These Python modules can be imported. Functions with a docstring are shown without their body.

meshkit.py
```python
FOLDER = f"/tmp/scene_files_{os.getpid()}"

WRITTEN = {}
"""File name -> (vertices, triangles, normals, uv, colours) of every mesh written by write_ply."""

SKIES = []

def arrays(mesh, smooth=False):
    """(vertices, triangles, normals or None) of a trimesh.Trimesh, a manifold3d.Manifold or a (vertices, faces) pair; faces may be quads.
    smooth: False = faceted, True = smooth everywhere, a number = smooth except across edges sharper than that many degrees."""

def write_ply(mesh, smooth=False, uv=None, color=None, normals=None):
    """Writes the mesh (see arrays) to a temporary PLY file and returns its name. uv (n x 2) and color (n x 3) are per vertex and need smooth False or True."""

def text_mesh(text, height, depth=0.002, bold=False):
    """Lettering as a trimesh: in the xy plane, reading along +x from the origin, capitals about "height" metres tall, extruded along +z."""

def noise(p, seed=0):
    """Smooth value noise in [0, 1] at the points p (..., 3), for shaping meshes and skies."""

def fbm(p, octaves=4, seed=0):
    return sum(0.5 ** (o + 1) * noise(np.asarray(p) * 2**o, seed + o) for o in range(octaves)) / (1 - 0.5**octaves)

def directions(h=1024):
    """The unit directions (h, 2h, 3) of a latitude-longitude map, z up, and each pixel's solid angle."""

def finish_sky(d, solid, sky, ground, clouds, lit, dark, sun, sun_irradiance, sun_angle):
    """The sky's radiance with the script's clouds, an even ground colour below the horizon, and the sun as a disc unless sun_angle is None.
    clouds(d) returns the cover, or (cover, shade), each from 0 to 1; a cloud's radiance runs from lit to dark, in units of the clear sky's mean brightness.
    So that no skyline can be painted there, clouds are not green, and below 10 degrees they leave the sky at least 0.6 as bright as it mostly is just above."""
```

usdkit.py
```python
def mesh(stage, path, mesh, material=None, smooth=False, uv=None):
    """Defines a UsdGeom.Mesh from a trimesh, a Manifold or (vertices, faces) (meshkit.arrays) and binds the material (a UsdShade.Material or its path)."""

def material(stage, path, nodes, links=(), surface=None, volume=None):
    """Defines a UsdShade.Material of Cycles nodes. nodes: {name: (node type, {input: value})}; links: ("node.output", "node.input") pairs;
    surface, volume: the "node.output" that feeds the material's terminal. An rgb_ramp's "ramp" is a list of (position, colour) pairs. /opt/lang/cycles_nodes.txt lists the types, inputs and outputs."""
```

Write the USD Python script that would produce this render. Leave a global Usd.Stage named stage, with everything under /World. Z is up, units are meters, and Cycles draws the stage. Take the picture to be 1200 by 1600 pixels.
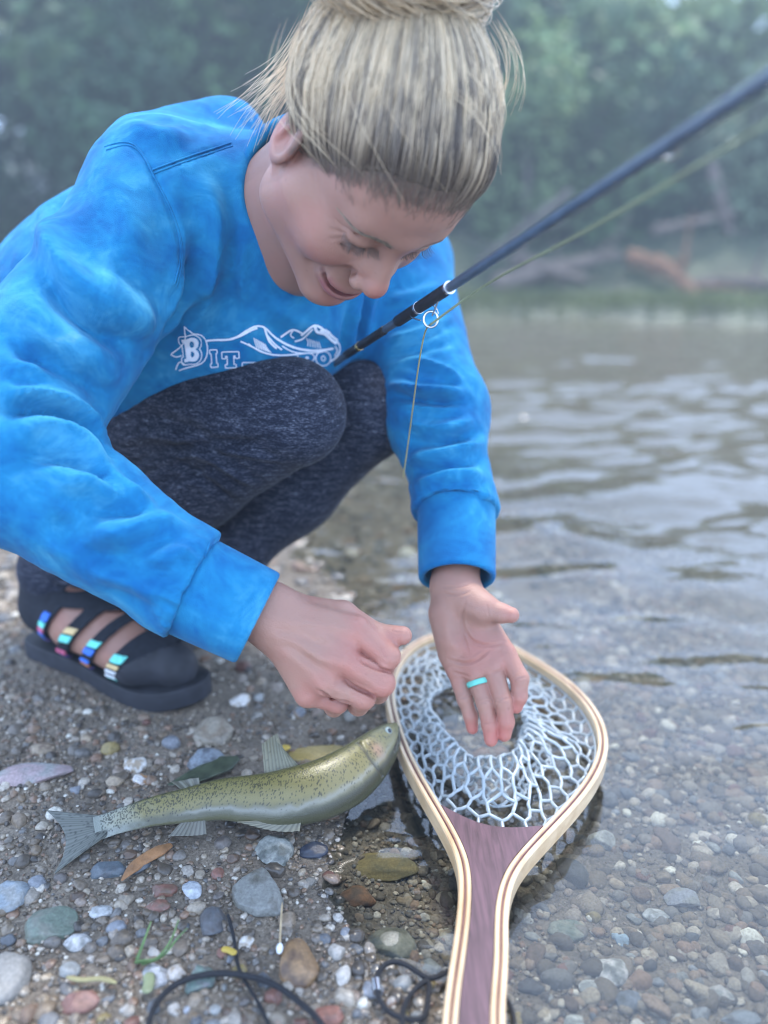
import math, random
from concurrent.futures import ThreadPoolExecutor
import numpy as np, trimesh, shapely
from shapely.geometry import Polygon, LineString, Point
from shapely import affinity
from scipy.spatial import cKDTree
from scipy.interpolate import CubicSpline
from pxr import Usd, UsdGeom, UsdLux, UsdShade, Gf, Sdf, Vt
import usdkit, meshkit
from meshkit import fbm, noise

stage = Usd.Stage.CreateInMemory()
UsdGeom.SetStageUpAxis(stage, UsdGeom.Tokens.z)
UsdGeom.SetStageMetersPerUnit(stage, 1.0)
UsdGeom.Xform.Define(stage, '/World')
stage.SetDefaultPrim(stage.GetPrimAtPath('/World'))
UsdGeom.Scope.Define(stage, '/World/Looks')

# ------------------------------------------------------------------ camera, sky, sun, exposure
EYE = np.array([0, 0, 0.56]); PITCH = math.radians(18.5); FPX = 1300.0
FW = np.array([0, math.cos(PITCH), -math.sin(PITCH)]); UP = np.array([0, math.sin(PITCH), math.cos(PITCH)]); RT = np.array([1.0, 0, 0])
cam = UsdGeom.Camera.Define(stage, '/World/camera')
cam.CreateHorizontalApertureAttr(36.0); cam.CreateVerticalApertureAttr(48.0)
cam.CreateFocalLengthAttr(36.0 * FPX / 1200)
cam.CreateClippingRangeAttr(Gf.Vec2f(0.05, 500))
cam.CreateFStopAttr(2.6); cam.CreateFocusDistanceAttr(0.79)
cam.CreateExposureAttr(1.78)
xf = UsdGeom.Xformable(cam); xf.AddTranslateOp().Set(Gf.Vec3d(*EYE)); xf.AddRotateXOp().Set(90 - 18.5)

SUN_EL, SUN_AZ = math.radians(66), math.radians(20)      # azimuth = atan2(x, y)
usdkit.material(stage, '/World/Looks/sky_air', {
    'sky': ('sky_texture', {'sky_type': 'single_scattering', 'sun_disc': False, 'sun_elevation': SUN_EL, 'sun_rotation': SUN_AZ, 'air_density': 1.0, 'aerosol_density': 3.0, 'ozone_density': 1.0}),
    'tc': ('texture_coordinate', {}),
    'n': ('noise_texture', {'scale': 2.2, 'detail': 5.0, 'roughness': 0.55}),
    'r': ('rgb_ramp', {'ramp': [(0.26, (0.55, 0.55, 0.55)), (0.58, (1, 1, 1))]}),
    'm': ('mix_color', {'b': (5.7, 7.7, 11.6)}),
    'bg': ('background_shader', {'strength': 0.10})},
    [('tc.generated', 'n.vector'), ('n.fac', 'r.fac'), ('r.color', 'm.fac'), ('sky.color', 'm.a'), ('m.result', 'bg.color')], surface='bg.background')
sky = UsdLux.DomeLight.Define(stage, '/World/sky'); sky.CreateIntensityAttr(1.0)
UsdShade.MaterialBindingAPI.Apply(sky.GetPrim()).Bind(UsdShade.Material.Get(stage, '/World/Looks/sky_air'))
sky.GetPrim().SetCustomDataByKey('kind', 'structure')
sun = UsdLux.DistantLight.Define(stage, '/World/sun'); sun.CreateNormalizeAttr(True); sun.CreateIntensityAttr(0.4); sun.CreateAngleAttr(14.0)
sun.CreateColorAttr(Gf.Vec3f(1.0, 0.94, 0.84))
sx = UsdGeom.Xformable(sun); sx.AddRotateZOp().Set(-math.degrees(SUN_AZ)); sx.AddRotateXOp().Set(-(90 - math.degrees(SUN_EL)))

# ------------------------------------------------------------------ helpers
used = {}
def numbered(path):
    n = used.get(path, 0); used[path] = n + 1
    return path if n == 0 else '%s_%03d' % (path, n)
def tag(p, label=None, cat=None, group=None, kind=None):
    p = p.GetPrim() if hasattr(p, 'GetPrim') else p
    for k, v in (('label', label), ('category', cat), ('group', group), ('kind', kind)):
        if v: p.SetCustomDataByKey(k, v)
    return p
def thing(name, label=None, cat=None, loc=(0, 0, 0), rz=0.0, group=None, kind=None):
    x = UsdGeom.Xform.Define(stage, numbered('/World/' + name))
    x.AddTranslateOp().Set(Gf.Vec3d(*map(float, loc)))
    if rz: x.AddRotateZOp().Set(math.degrees(rz))
    tag(x, label, cat, group, kind)
    return x
def part(name, mesh, mat, parent=None, smooth=True, label=None, kind=None, uv=None, attrs=None, loc=None):
    path = numbered((str(parent.GetPath()) if parent is not None else '/World') + '/' + name)
    v, f, n = meshkit.arrays(mesh, smooth)
    if loc is not None: v = v - np.asarray(loc)
    m = usdkit.mesh(stage, path, (v, f), '/World/Looks/' + mat if mat else None, smooth=False, uv=uv)
    if n is not None:
        m.CreateNormalsAttr(Vt.Vec3fArray.FromNumpy(n.astype(np.float32))); m.SetNormalsInterpolation('vertex')
    for k, a in (attrs or {}).items():
        a = np.asarray(a, np.float32); pv = UsdGeom.PrimvarsAPI(m)
        if a.ndim == 1: pv.CreatePrimvar(k, Sdf.ValueTypeNames.FloatArray, 'vertex').Set(Vt.FloatArray.FromNumpy(a))
        else: pv.CreatePrimvar(k, Sdf.ValueTypeNames.Color3fArray, 'vertex').Set(Vt.Vec3fArray.FromNumpy(a))
    tag(m, label, kind=kind)
    return m
def curves(name, lines, width, mat, parent, label=None, kind=None, taper=True):
    path = numbered((str(parent.GetPath()) if parent is not None else '/World') + '/' + name)
    c = UsdGeom.BasisCurves.Define(stage, path)
    c.CreateTypeAttr('linear'); c.CreateCurveVertexCountsAttr(Vt.IntArray([len(l) for l in lines]))
    pts = np.vstack(lines).astype(np.float32)
    c.CreatePointsAttr(Vt.Vec3fArray.FromNumpy(pts))
    w = []
    for i, l in enumerate(lines):
        t = np.linspace(0, 1, len(l)); wi = width[i] if np.ndim(width) else width
        w.append(wi * (1 - 0.6 * t ** 3) * (.4 + .6 * np.minimum(1, t * 6) if taper == 'hair' else 1) if taper else np.full(len(l), wi))
    c.CreateWidthsAttr(Vt.FloatArray.FromNumpy(np.concatenate(w).astype(np.float32))); c.SetWidthsInterpolation('vertex')
    UsdShade.MaterialBindingAPI.Apply(c.GetPrim()).Bind(UsdShade.Material.Get(stage, '/World/Looks/' + mat))
    tag(c, label, kind=kind)
    return c
def ray(px, py): return FW + RT * ((px - 600) / FPX) + UP * ((800 - py) / FPX)
def P(px, py, depth): return EYE + depth * ray(px, py)            # where a point seen in the photograph stands, at a measured distance
def PZ(px, py, z=0.0):
    d = ray(px, py); return EYE + d * (z - EYE[2]) / d[2]
def nrm(v): v = np.asarray(v, float); return v / (np.linalg.norm(v, axis=-1, keepdims=True) + 1e-12)
def spline(pts, n, closed=False):
    p = np.asarray(pts, float)
    if closed: p = np.vstack([p, p[:1]])
    t = np.r_[0, np.cumsum(np.linalg.norm(np.diff(p, axis=0), axis=1))]
    cs = CubicSpline(t, p, bc_type='periodic' if closed else 'natural')
    return cs(np.linspace(0, t[-1], n, endpoint=not closed))
def sweep(path, prof, closed=False, up=(0, 0, 1), cap=True, scale=None):
    """A cross-section prof (k x 2: sideways, up) carried along a path."""
    p = np.asarray(path, float); n = len(p); prof = np.asarray(prof, float); k = len(prof)
    t = nrm(np.roll(p, -1, 0) - np.roll(p, 1, 0)) if closed else nrm(np.gradient(p, axis=0))
    if up is None:
        a = np.zeros_like(p); ref = np.array([0, 0, 1.0]) if abs(t[0, 2]) < .9 else np.array([1.0, 0, 0])
        prev = nrm(np.cross(t[0], ref))
        for i in range(n): prev = nrm(prev - t[i] * (prev @ t[i])); a[i] = prev
    else: a = nrm(np.cross(t, np.broadcast_to(up, p.shape)))
    b = np.cross(a, t)
    s = np.ones(n) if scale is None else np.asarray(scale)
    v = (p[:, None] + s[:, None, None] * (prof[None, :, :1] * a[:, None] + prof[None, :, 1:] * b[:, None])).reshape(-1, 3)
    f = []
    I = np.arange(n if closed else n - 1)[:, None]; J = np.arange(k)[None]
    i2, j2 = (I + 1) % n, (J + 1) % k
    A, B, C, D = (x.ravel() for x in (I * k + J, I * k + j2, i2 * k + j2, i2 * k + J))
    f = np.vstack([np.stack([A, B, C], 1), np.stack([A, C, D], 1)])
    if cap and not closed:
        c0, c1 = len(v), len(v) + 1; v = np.vstack([v, p[:1], p[-1:]]); j = np.arange(k); jn = (j + 1) % k
        f = np.vstack([f, np.stack([np.full(k, c0), jn, j], 1), np.stack([np.full(k, c1), (n - 1) * k + j, (n - 1) * k + jn], 1)])
    m = trimesh.Trimesh(v, f, process=False)
    if m.volume < 0: m.invert()
    return m
def circ(r, k=8, ry=None):
    a = np.arange(k) * 2 * np.pi / k
    return np.stack([r * np.cos(a), (ry or r) * np.sin(a)], 1)
def tube(path, r, k=8, closed=False, scale=None): return sweep(path, circ(r, k), closed, up=None, scale=scale)
def cat(ms): return trimesh.util.concatenate([m if isinstance(m, trimesh.Trimesh) else trimesh.Trimesh(*m, process=False) for m in ms])
def rbox(sx, sy, sz, r=0.1):
    import manifold3d as mf
    r = min(r, .49 * min(sx, sy, sz)); pts = []
    s = mf.Manifold.sphere(r, 12)
    parts = [s.translate([a * (sx / 2 - r), b * (sy / 2 - r), c * (sz / 2 - r)]) for a in (-1, 1) for b in (-1, 1) for c in (-1, 1)]
    m = mf.Manifold.batch_hull(parts).to_mesh()
    return trimesh.Trimesh(m.vert_properties[:, :3], m.tri_verts, process=False)

# signed distance modelling: primitives are functions of (n, 3) points
def cone(a, b, ra, rb):
    a, b = np.asarray(a, np.float32), np.asarray(b, np.float32); d = b - a; L = float(d @ d) + 1e-12
    def f(p):
        t = np.clip((p - a) @ d / L, 0, 1)
        return np.sqrt(((p - a - t[:, None] * d) ** 2).sum(1)) - (ra + (rb - ra) * t)
    return f
def ball(c, r): return cone(c, np.asarray(c) + [0, 0, 1e-6], r, r)
def ell(c, r, M=None):
    c = np.asarray(c, np.float32); r = np.asarray(r, np.float32)
    def f(p):
        q = p - c
        if M is not None: q = q @ np.asarray(M, np.float32)          # columns of M: the ellipsoid's axes
        k0 = np.sqrt(((q / r) ** 2).sum(1)); k1 = np.sqrt(((q / r ** 2) ** 2).sum(1))
        return k0 * (k0 - 1) / np.maximum(k1, 1e-9)
    return f
def smin(a, b, k):
    h = np.clip(0.5 + 0.5 * (b - a) / k, 0, 1); return b + (a - b) * h - k * h * (1 - h)
def U(fs, k):
    def f(p):
        d = fs[0](p)
        for g in fs[1:]: d = smin(d, g(p), k)
        return d
    return f
def SM(f, g, k): return lambda p: smin(f(p), g(p), k)
def SUB(f, g, k): return lambda p: -smin(-f(p), g(p), k)
def chain(pts, rad, k=0.006): return U([cone(pts[i], pts[i + 1], rad[i], rad[i + 1]) for i in range(len(pts) - 1)], k)

POOL = ThreadPoolExecutor(4)
def threaded(f, p):
    if len(p) < 4000: return f(p)
    return np.concatenate(list(POOL.map(f, np.array_split(p, max(4, len(p) // 16000)))))
def isosurface(f, lo, hi, h, B=8, polish=2):
    lo = np.asarray(lo, np.float32); n = np.ceil((np.asarray(hi) - lo) / h / B).astype(int)
    shape = n * B
    D = np.empty(shape, np.float32)
    bi = np.stack(np.meshgrid(*[np.arange(x) for x in n], indexing='ij'), -1).reshape(-1, 3)
    cen = lo + (bi * B + (B - 1) / 2.0).astype(np.float32) * h
    dc = threaded(f, cen.astype(np.float32))
    near = np.abs(dc) < h * B * 0.5 * 1.7321 * 1.6 + 2 * h
    V = D.reshape(n[0], B, n[1], B, n[2], B).transpose(0, 2, 4, 1, 3, 5)
    V[...] = dc.reshape(n)[:, :, :, None, None, None]
    loc = np.stack(np.meshgrid(*[np.arange(B)] * 3, indexing='ij'), -1).reshape(-1, 3)
    act = bi[near]
    for s in range(0, len(act), 800):
        a = act[s:s + 800]
        pts = lo + (a[:, None] * B + loc[None]).reshape(-1, 3).astype(np.float32) * h
        V[a[:, 0], a[:, 1], a[:, 2]] = threaded(f, pts).reshape(-1, B, B, B)
    sh = np.array(D.shape); strides = np.array([sh[1] * sh[2], sh[2], 1])
    inside = D < 0
    acc = []; quads = []
    for ax in range(3):
        s0 = [slice(None)] * 3; s1 = [slice(None)] * 3; s0[ax] = slice(0, -1); s1[ax] = slice(1, None)
        e = np.argwhere(inside[tuple(s0)] != inside[tuple(s1)])
        e2 = e.copy(); e2[:, ax] += 1
        d0, d1 = D[tuple(e.T)], D[tuple(e2.T)]
        pos = e.astype(np.float64); pos[:, ax] += d0 / (d0 - d1)
        o1, o2 = [(1, 2), (2, 0), (0, 1)][ax]
        cells = []
        for a, b in ((-1, -1), (0, -1), (0, 0), (-1, 0)):
            c = e.copy(); c[:, o1] += a; c[:, o2] += b
            cells.append((c * strides).sum(1))
        ok = (e[:, o1] > 0) & (e[:, o2] > 0)
        for c in cells: acc.append((c[ok], pos[ok]))
        q = np.stack(cells, 1)[ok]; q[d0[ok] > 0] = q[d0[ok] > 0][:, ::-1]
        quads.append(q)
    ids = np.concatenate([a[0] for a in acc]); pos = np.concatenate([a[1] for a in acc])
    uq, inv = np.unique(ids, return_inverse=True)
    cnt = np.bincount(inv)
    v = np.stack([np.bincount(inv, pos[:, k]) / cnt for k in range(3)], 1) * h + lo
    q = np.searchsorted(uq, np.vstack(quads))
    fcs = np.vstack([q[:, [0, 1, 2]], q[:, [0, 2, 3]]])
    for _ in range(polish):
        g = grad(f, v); v = v - np.clip(threaded(f, v.astype(np.float32)), -h, h)[:, None] * g
    return unpinch(trimesh.Trimesh(v, fcs, process=False))
def unpinch(m):
    """Splits the few vertices where two sheets of a surface touch along an edge, so that every edge has two faces."""
    F = np.array(m.faces); e = np.sort(np.vstack([F[:, [0, 1]], F[:, [1, 2]], F[:, [2, 0]]]), 1)
    key = e[:, 0].astype(np.int64) * len(m.vertices) + e[:, 1]
    u, inv, c = np.unique(key, return_inverse=True, return_counts=True)
    bad = np.unique(e[c[inv] > 2])
    if not len(bad): return m
    V = list(np.array(m.vertices)); badk = set(u[c > 2].tolist()); n0 = len(m.vertices)
    inc = np.nonzero(np.isin(F, bad).any(1))[0]; newF = F.copy()
    for b in bad:
        fs = [i for i in inc if b in F[i]]; seen = {}; comp = 0
        for s in fs:
            if s in seen: continue
            st = [s]; seen[s] = comp
            while st:
                x = st.pop()
                for y in fs:
                    if y in seen: continue
                    sh = (set(F[x]) & set(F[y])) - {b}
                    if any((min(b, o) * n0 + max(b, o)) not in badk for o in sh): seen[y] = comp; st.append(y)
            comp += 1
        for k in range(1, comp):
            V.append(V[b] * 1.0); 
            for i in fs:
                if seen[i] == k: newF[i][F[i] == b] = len(V) - 1
    return trimesh.Trimesh(np.array(V), newF, process=False)
def grad(f, v, e=4e-4):
    v = v.astype(np.float32); g = np.empty(v.shape)
    for k in range(3):
        o = np.zeros(3, np.float32); o[k] = e
        g[:, k] = threaded(f, v + o) - threaded(f, v - o)
    return nrm(g)
def vnormals(m): return meshkit.arrays(m, True)[2]
def drop(mesh, pxs, off=0.0):
    """The points of a surface that are seen at the given places of the photograph."""
    pxs = np.asarray(pxs, float); d = nrm(np.array([ray(*q) for q in pxs]))
    o = np.broadcast_to(EYE, d.shape)
    loc, ri, ti = mesh.ray.intersects_location(o, d, multiple_hits=False)
    out = np.full((len(pxs), 3), np.nan); nn = np.full((len(pxs), 3), np.nan)
    out[ri] = loc + off * mesh.face_normals[ti]; nn[ri] = mesh.face_normals[ti]
    return out, nn
def trace(mesh, pxs, n=30, off=0.0):
    q = spline(np.array(pxs, float), n) if len(pxs) > 2 else np.linspace(pxs[0], pxs[1], n)
    p, _ = drop(mesh, q, off); return p[~np.isnan(p[:, 0])]
def ridges(m, folds):
    """folds: (photograph polyline, half width in m, height in m); cloth is raised or sunk along each."""
    v = np.array(m.vertices); nr = vnormals(m); disp = np.zeros(len(v))
    for pxs, w, a in folds:
        q = trace(m, pxs, 60)
        if len(q) < 4: continue
        tree = cKDTree(q); d, i = tree.query(v, distance_upper_bound=4 * w)
        ok = np.isfinite(d); t = i[ok] / (len(q) - 1.0)
        prof = np.exp(-(d[ok] / w) ** 2) - 0.35 * np.exp(-((d[ok] - 1.9 * w) / w) ** 2)
        disp[ok] += a * prof * np.clip(4 * t, 0.15, 1) * np.clip(4 * (1 - t), 0.15, 1)
    return trimesh.Trimesh(v + nr * disp[:, None], m.faces, process=False)
def M(name, nodes, links=(), surface=None, volume=None): return usdkit.material(stage, '/World/Looks/' + name, nodes, links, surface, volume)
def plain(name, col, rough=0.5, spec=0.5, var=0.15, scale=40.0, bump=0.0, bscale=None, **kw):
    """Principled material with a little noise in its colour and relief."""
    n = {'g': ('geometry', {}), 'n': ('noise_texture', {'scale': scale, 'detail': 4.0}),
         'r': ('rgb_ramp', {'ramp': [(0.3, tuple(c * (1 - var) for c in col)), (0.7, tuple(min(1, c * (1 + var)) for c in col))]}),
         'p': ('principled_bsdf', {'roughness': rough, 'specular_ior_level': spec, **kw})}
    l = [('g.position', 'n.vector'), ('n.fac', 'r.fac'), ('r.color', 'p.base_color')]
    if bump:
        n['n2'] = ('noise_texture', {'scale': bscale or scale * 4, 'detail': 3.0}); n['b'] = ('bump', {'strength': 1.0, 'distance': bump})
        l += [('g.position', 'n2.vector'), ('n2.fac', 'b.height'), ('b.normal', 'p.normal')]
    return M(name, n, l, 'p.BSDF')
# ------------------------------------------------------------------ the river, its gravel bank and the far bank
WZ = -0.012                                                   # water level
SY = np.array([-5, .30, .45, .62, .78, .95, 1.3, 2.0, 2.6, 3.5, 5.0, 7.0, 60]); SX = np.array([.10, .06, .05, -.06, .0, .03, -.05, -.45, -.9, -1.4, -2.2, -3.5, -40])
def shore_t(x, y):
    p = np.stack([x, y, np.zeros_like(x)], -1)
    return x - np.interp(y, SY, SX) + (fbm(p * 5.0, 3, 21) - .5) * .16
def ground_z(x, y):
    x, y = np.asarray(x, float), np.asarray(y, float)
    p = np.stack([x, y, np.zeros_like(x)], -1)
    t = shore_t(x, y)
    bank = WZ + .012 * (1 - np.exp(np.minimum(t, 0) / .09)) + .05 * np.clip(-x - .62, 0, 3)
    bed = WZ - .030 * (1 - np.exp(-np.maximum(t, 0) / .09)) - .16 * np.clip(t - .45, 0, 2.2) 
    z = np.where(t < 0, bank, bed)
    z = z + (fbm(p * 9, 3, 4) - .5) * .010 * np.clip(1.2 - np.hypot(x + .36, y - .98) * -1, .3, 1)
    wv = .22 * np.sin(x * 1.3) + .3 * (fbm(p * .8, 3, 5) - .5); far = .13 * np.clip((y - 5.6 - wv) / .5, 0, 1) + .87 * np.clip((y - 7.25 - wv) / 1.1, 0, 1)
    shelf = np.clip((y - 5.4 - wv) / .6, 0, 1)
    z = z * (1 - shelf) + WZ * .2 * shelf + far * (.55 + .30 * (fbm(p * .7, 3, 6) - .5) + .15 * np.clip(y - 9, 0, 24))
    return z
def axis(lo, hi, fine0, fine1, h, growth=1.09):
    a = [fine0]; s = h
    while a[-1] > lo: s *= growth; a.append(a[-1] - s)
    b = list(np.arange(fine0 + h, fine1, h)); c = [fine1]; s = h
    while c[-1] < hi: s *= growth; c.append(c[-1] + s)
    return np.array(a[::-1] + b + c)
def sheet(xs, ys, zf):
    X_, Y_ = np.meshgrid(xs, ys, indexing='ij'); v = np.stack([X_, Y_, zf(X_, Y_)], -1).reshape(-1, 3)
    n, k = len(xs), len(ys); i, j = np.meshgrid(np.arange(n - 1), np.arange(k - 1), indexing='ij'); a = (i * k + j).ravel()
    f = np.vstack([np.stack([a, a + k, a + k + 1], 1), np.stack([a, a + k + 1, a + 1], 1)])
    return trimesh.Trimesh(v, f, process=False)
M('gravel_ground', {'g': ('geometry', {}), 'sx': ('separate_xyz', {}),
    'n': ('noise_texture', {'scale': 260.0, 'detail': 5.0, 'roughness': .75}), 'n2': ('noise_texture', {'scale': 14.0, 'detail': 4.0}), 'v': ('voronoi_texture', {'scale': 330.0}),
    'r': ('rgb_ramp', {'ramp': [(.30, (.070, .056, .042)), (.46, (.185, .150, .112)), (.58, (.285, .235, .178)), (.74, (.46, .40, .32))]}),
    'r2': ('rgb_ramp', {'ramp': [(.3, (.72, .70, .68)), (.7, (1.15, 1.12, 1.08))]}), 'm': ('mix_color', {'blend_type': 'multiply', 'fac': 1.0, 'use_clamp': False}),
    'wet': ('map_range', {'from_min': WZ - .002, 'from_max': WZ + .020, 'to_min': 0.0, 'to_max': 1.0, 'clamp': True}), 'wc': ('mix_color', {'b': (1.0, 1.0, 1.0), 'a': (.60, .59, .58)}), 'm2': ('mix_color', {'blend_type': 'multiply', 'fac': 1.0, 'use_clamp': False}),
    'wr': ('map_range', {'from_min': WZ - .008, 'from_max': WZ + .026, 'clamp': True}), 'rr': ('rgb_ramp', {'ramp': [(0, (.8, .8, .8)), (.18, (.8, .8, .8)), (.26, (.16, .16, .16)), (.5, (.24, .24, .24)), (1, (.68, .68, .68))]}),
    'deep': ('map_range', {'from_min': -.30, 'from_max': -.06, 'to_min': 1.0, 'to_max': 0.0, 'clamp': True}), 'md': ('mix_color', {'b': (.085, .074, .050)}),
    'land': ('map_range', {'from_min': 4.6, 'from_max': 5.4, 'to_min': 0.0, 'to_max': 1.0, 'clamp': True}), 'n3': ('noise_texture', {'scale': 5.0, 'detail': 6.0, 'roughness': .7}), 'rl': ('rgb_ramp', {'ramp': [(.35, (.012, .016, .008)), (.55, (.03, .045, .016)), (.7, (.07, .075, .035))]}), 'ml': ('mix_color', {}),
    'b': ('bump', {'strength': .9, 'distance': .004}), 'p': ('principled_bsdf', {'specular_ior_level': .5})},
  [('g.position', 'sx.vector'), ('g.position', 'n.vector'), ('g.position', 'n2.vector'), ('g.position', 'v.vector'), ('g.position', 'n3.vector'), ('n.fac', 'r.fac'), ('n2.fac', 'r2.fac'), ('r.color', 'm.a'), ('r2.color', 'm.b'),
   ('sx.z', 'wet.value'), ('wet.result', 'wc.fac'), ('m.result', 'm2.a'), ('wc.result', 'm2.b'), ('sx.z', 'wr.value'), ('wr.result', 'rr.fac'), ('rr.color', 'p.roughness'), ('sx.z', 'deep.value'), ('deep.result', 'md.fac'), ('m2.result', 'md.a'),
   ('sx.y', 'land.value'), ('land.result', 'ml.fac'), ('md.result', 'ml.a'), ('n3.fac', 'rl.fac'), ('rl.color', 'ml.b'), ('ml.result', 'p.base_color'), ('n.fac', 'b.height'), ('b.normal', 'p.normal')], 'p.BSDF')
gx, gy = axis(-70, 70, -.85, .80, .0055, 1.07), axis(-6, 90, .38, 1.5, .0055, 1.045)
ground = part('gravel_bank', sheet(gx, gy, ground_z), 'gravel_ground', kind='structure')

def water_z(x, y):
    p = np.stack([x * .8 + y * .35, y * 1.15 - x * .3, np.zeros_like(x)], -1)
    d = np.clip(shore_t(x, y) / .5, 0.05, 1) * np.clip(y / 1.4, .2, 1)
    q = np.stack([x * .55 + y * .12, y * 1.25 - x * .22, np.zeros_like(x)], -1)
    a = (fbm(q * 3.0, 2, 31) - .5) * .070 * np.clip(1.9 - y / 3.2, .35, 1) + (fbm(q * [8.5, 9.5, 1], 2, 32) - .5) * .026 * np.clip(1.7 - y / 3.6, .12, 1)
    near = (fbm(np.stack([x * 11 + y * 3, y * 21, np.zeros_like(x)], -1), 2, 33) - .5) * .0075 * np.clip(shore_t(x, y) / .25, .15, 1) * np.clip((y - .25) / .8, .3, 1)
    return WZ + a * d * np.clip(1.4 - y / 9, .25, 1) + near
M('river_water', {'g': ('geometry', {}), 'mp': ('mapping', {'scale': (.7, 1.3, 1.0), 'rotation': (0, 0, .25)}), 'n': ('noise_texture', {'scale': 13.0, 'detail': 2.0, 'distortion': .5}), 'b': ('bump', {'strength': .6, 'distance': .005}),
    't': ('transparent_bsdf', {'color': (.86, .90, .88)}), 's': ('glossy_bsdf', {'roughness': .04, 'color': (1, 1, 1)}), 'f': ('fresnel', {'IOR': 1.5}), 'x': ('mix_closure', {}),
    'a': ('attribute', {'attribute': 'murk'}), 'd': ('diffuse_bsdf', {'color': (.072, .060, .040)}), 'w': ('mix_closure', {})},
  [('g.position', 'mp.vector'), ('mp.vector', 'n.vector'), ('n.fac', 'b.height'), ('b.normal', 's.normal'), ('a.fac', 'w.fac'), ('t.BSDF', 'w.closure1'), ('d.BSDF', 'w.closure2'), ('f.fac', 'x.fac'), ('w.closure', 'x.closure1'), ('s.BSDF', 'x.closure2')], 'x.closure')
wm = sheet(axis(-12, 70, -.1, 3.2, .018, 1.06), axis(-6, 8.4, .30, 4.6, .018, 1.05), water_z)
dep = WZ - ground_z(wm.vertices[:, 0], wm.vertices[:, 1]); part('river', wm, 'river_water', kind='structure', attrs={'murk': np.clip(1 - np.exp(-np.maximum(dep - .022, 0) / .10), 0, .97)})

# --- the small gravel nobody could count
def pebble(seed, sub=1, flat=.62, planes=9, rough=.11):
    r = np.random.default_rng(seed); m = trimesh.creation.icosphere(sub, 1.0); v = np.array(m.vertices)
    for _ in range(planes):
        n = nrm(r.normal(size=3)); d = r.uniform(.55, .92); e = v @ n - d; v = v - np.maximum(e, 0)[:, None] * n * .85
    v = v * (1 + (fbm(v * 1.6 + seed * 7.3, 3, seed) - .5)[:, None] * rough * 3)
    v = v * [1, r.uniform(.62, .92), r.uniform(flat * .7, flat * 1.15)]
    return trimesh.Trimesh(v, m.faces, process=False)
STONE_RAMP = [(0, (0.046, 0.038, 0.031)), (0.16, (0.096, 0.074, 0.052)), (0.32, (0.163, 0.118, 0.075)), (0.44, (0.112, 0.106, 0.099)), (0.56, (0.209, 0.162, 0.112)), (0.68, (0.186, 0.109, 0.067)), (0.8, (0.248, 0.214, 0.174)), (0.9, (0.273, 0.221, 0.158)), (0.97, (0.397, 0.346, 0.282)), (1, (0.56, 0.525, 0.444))]
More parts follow.
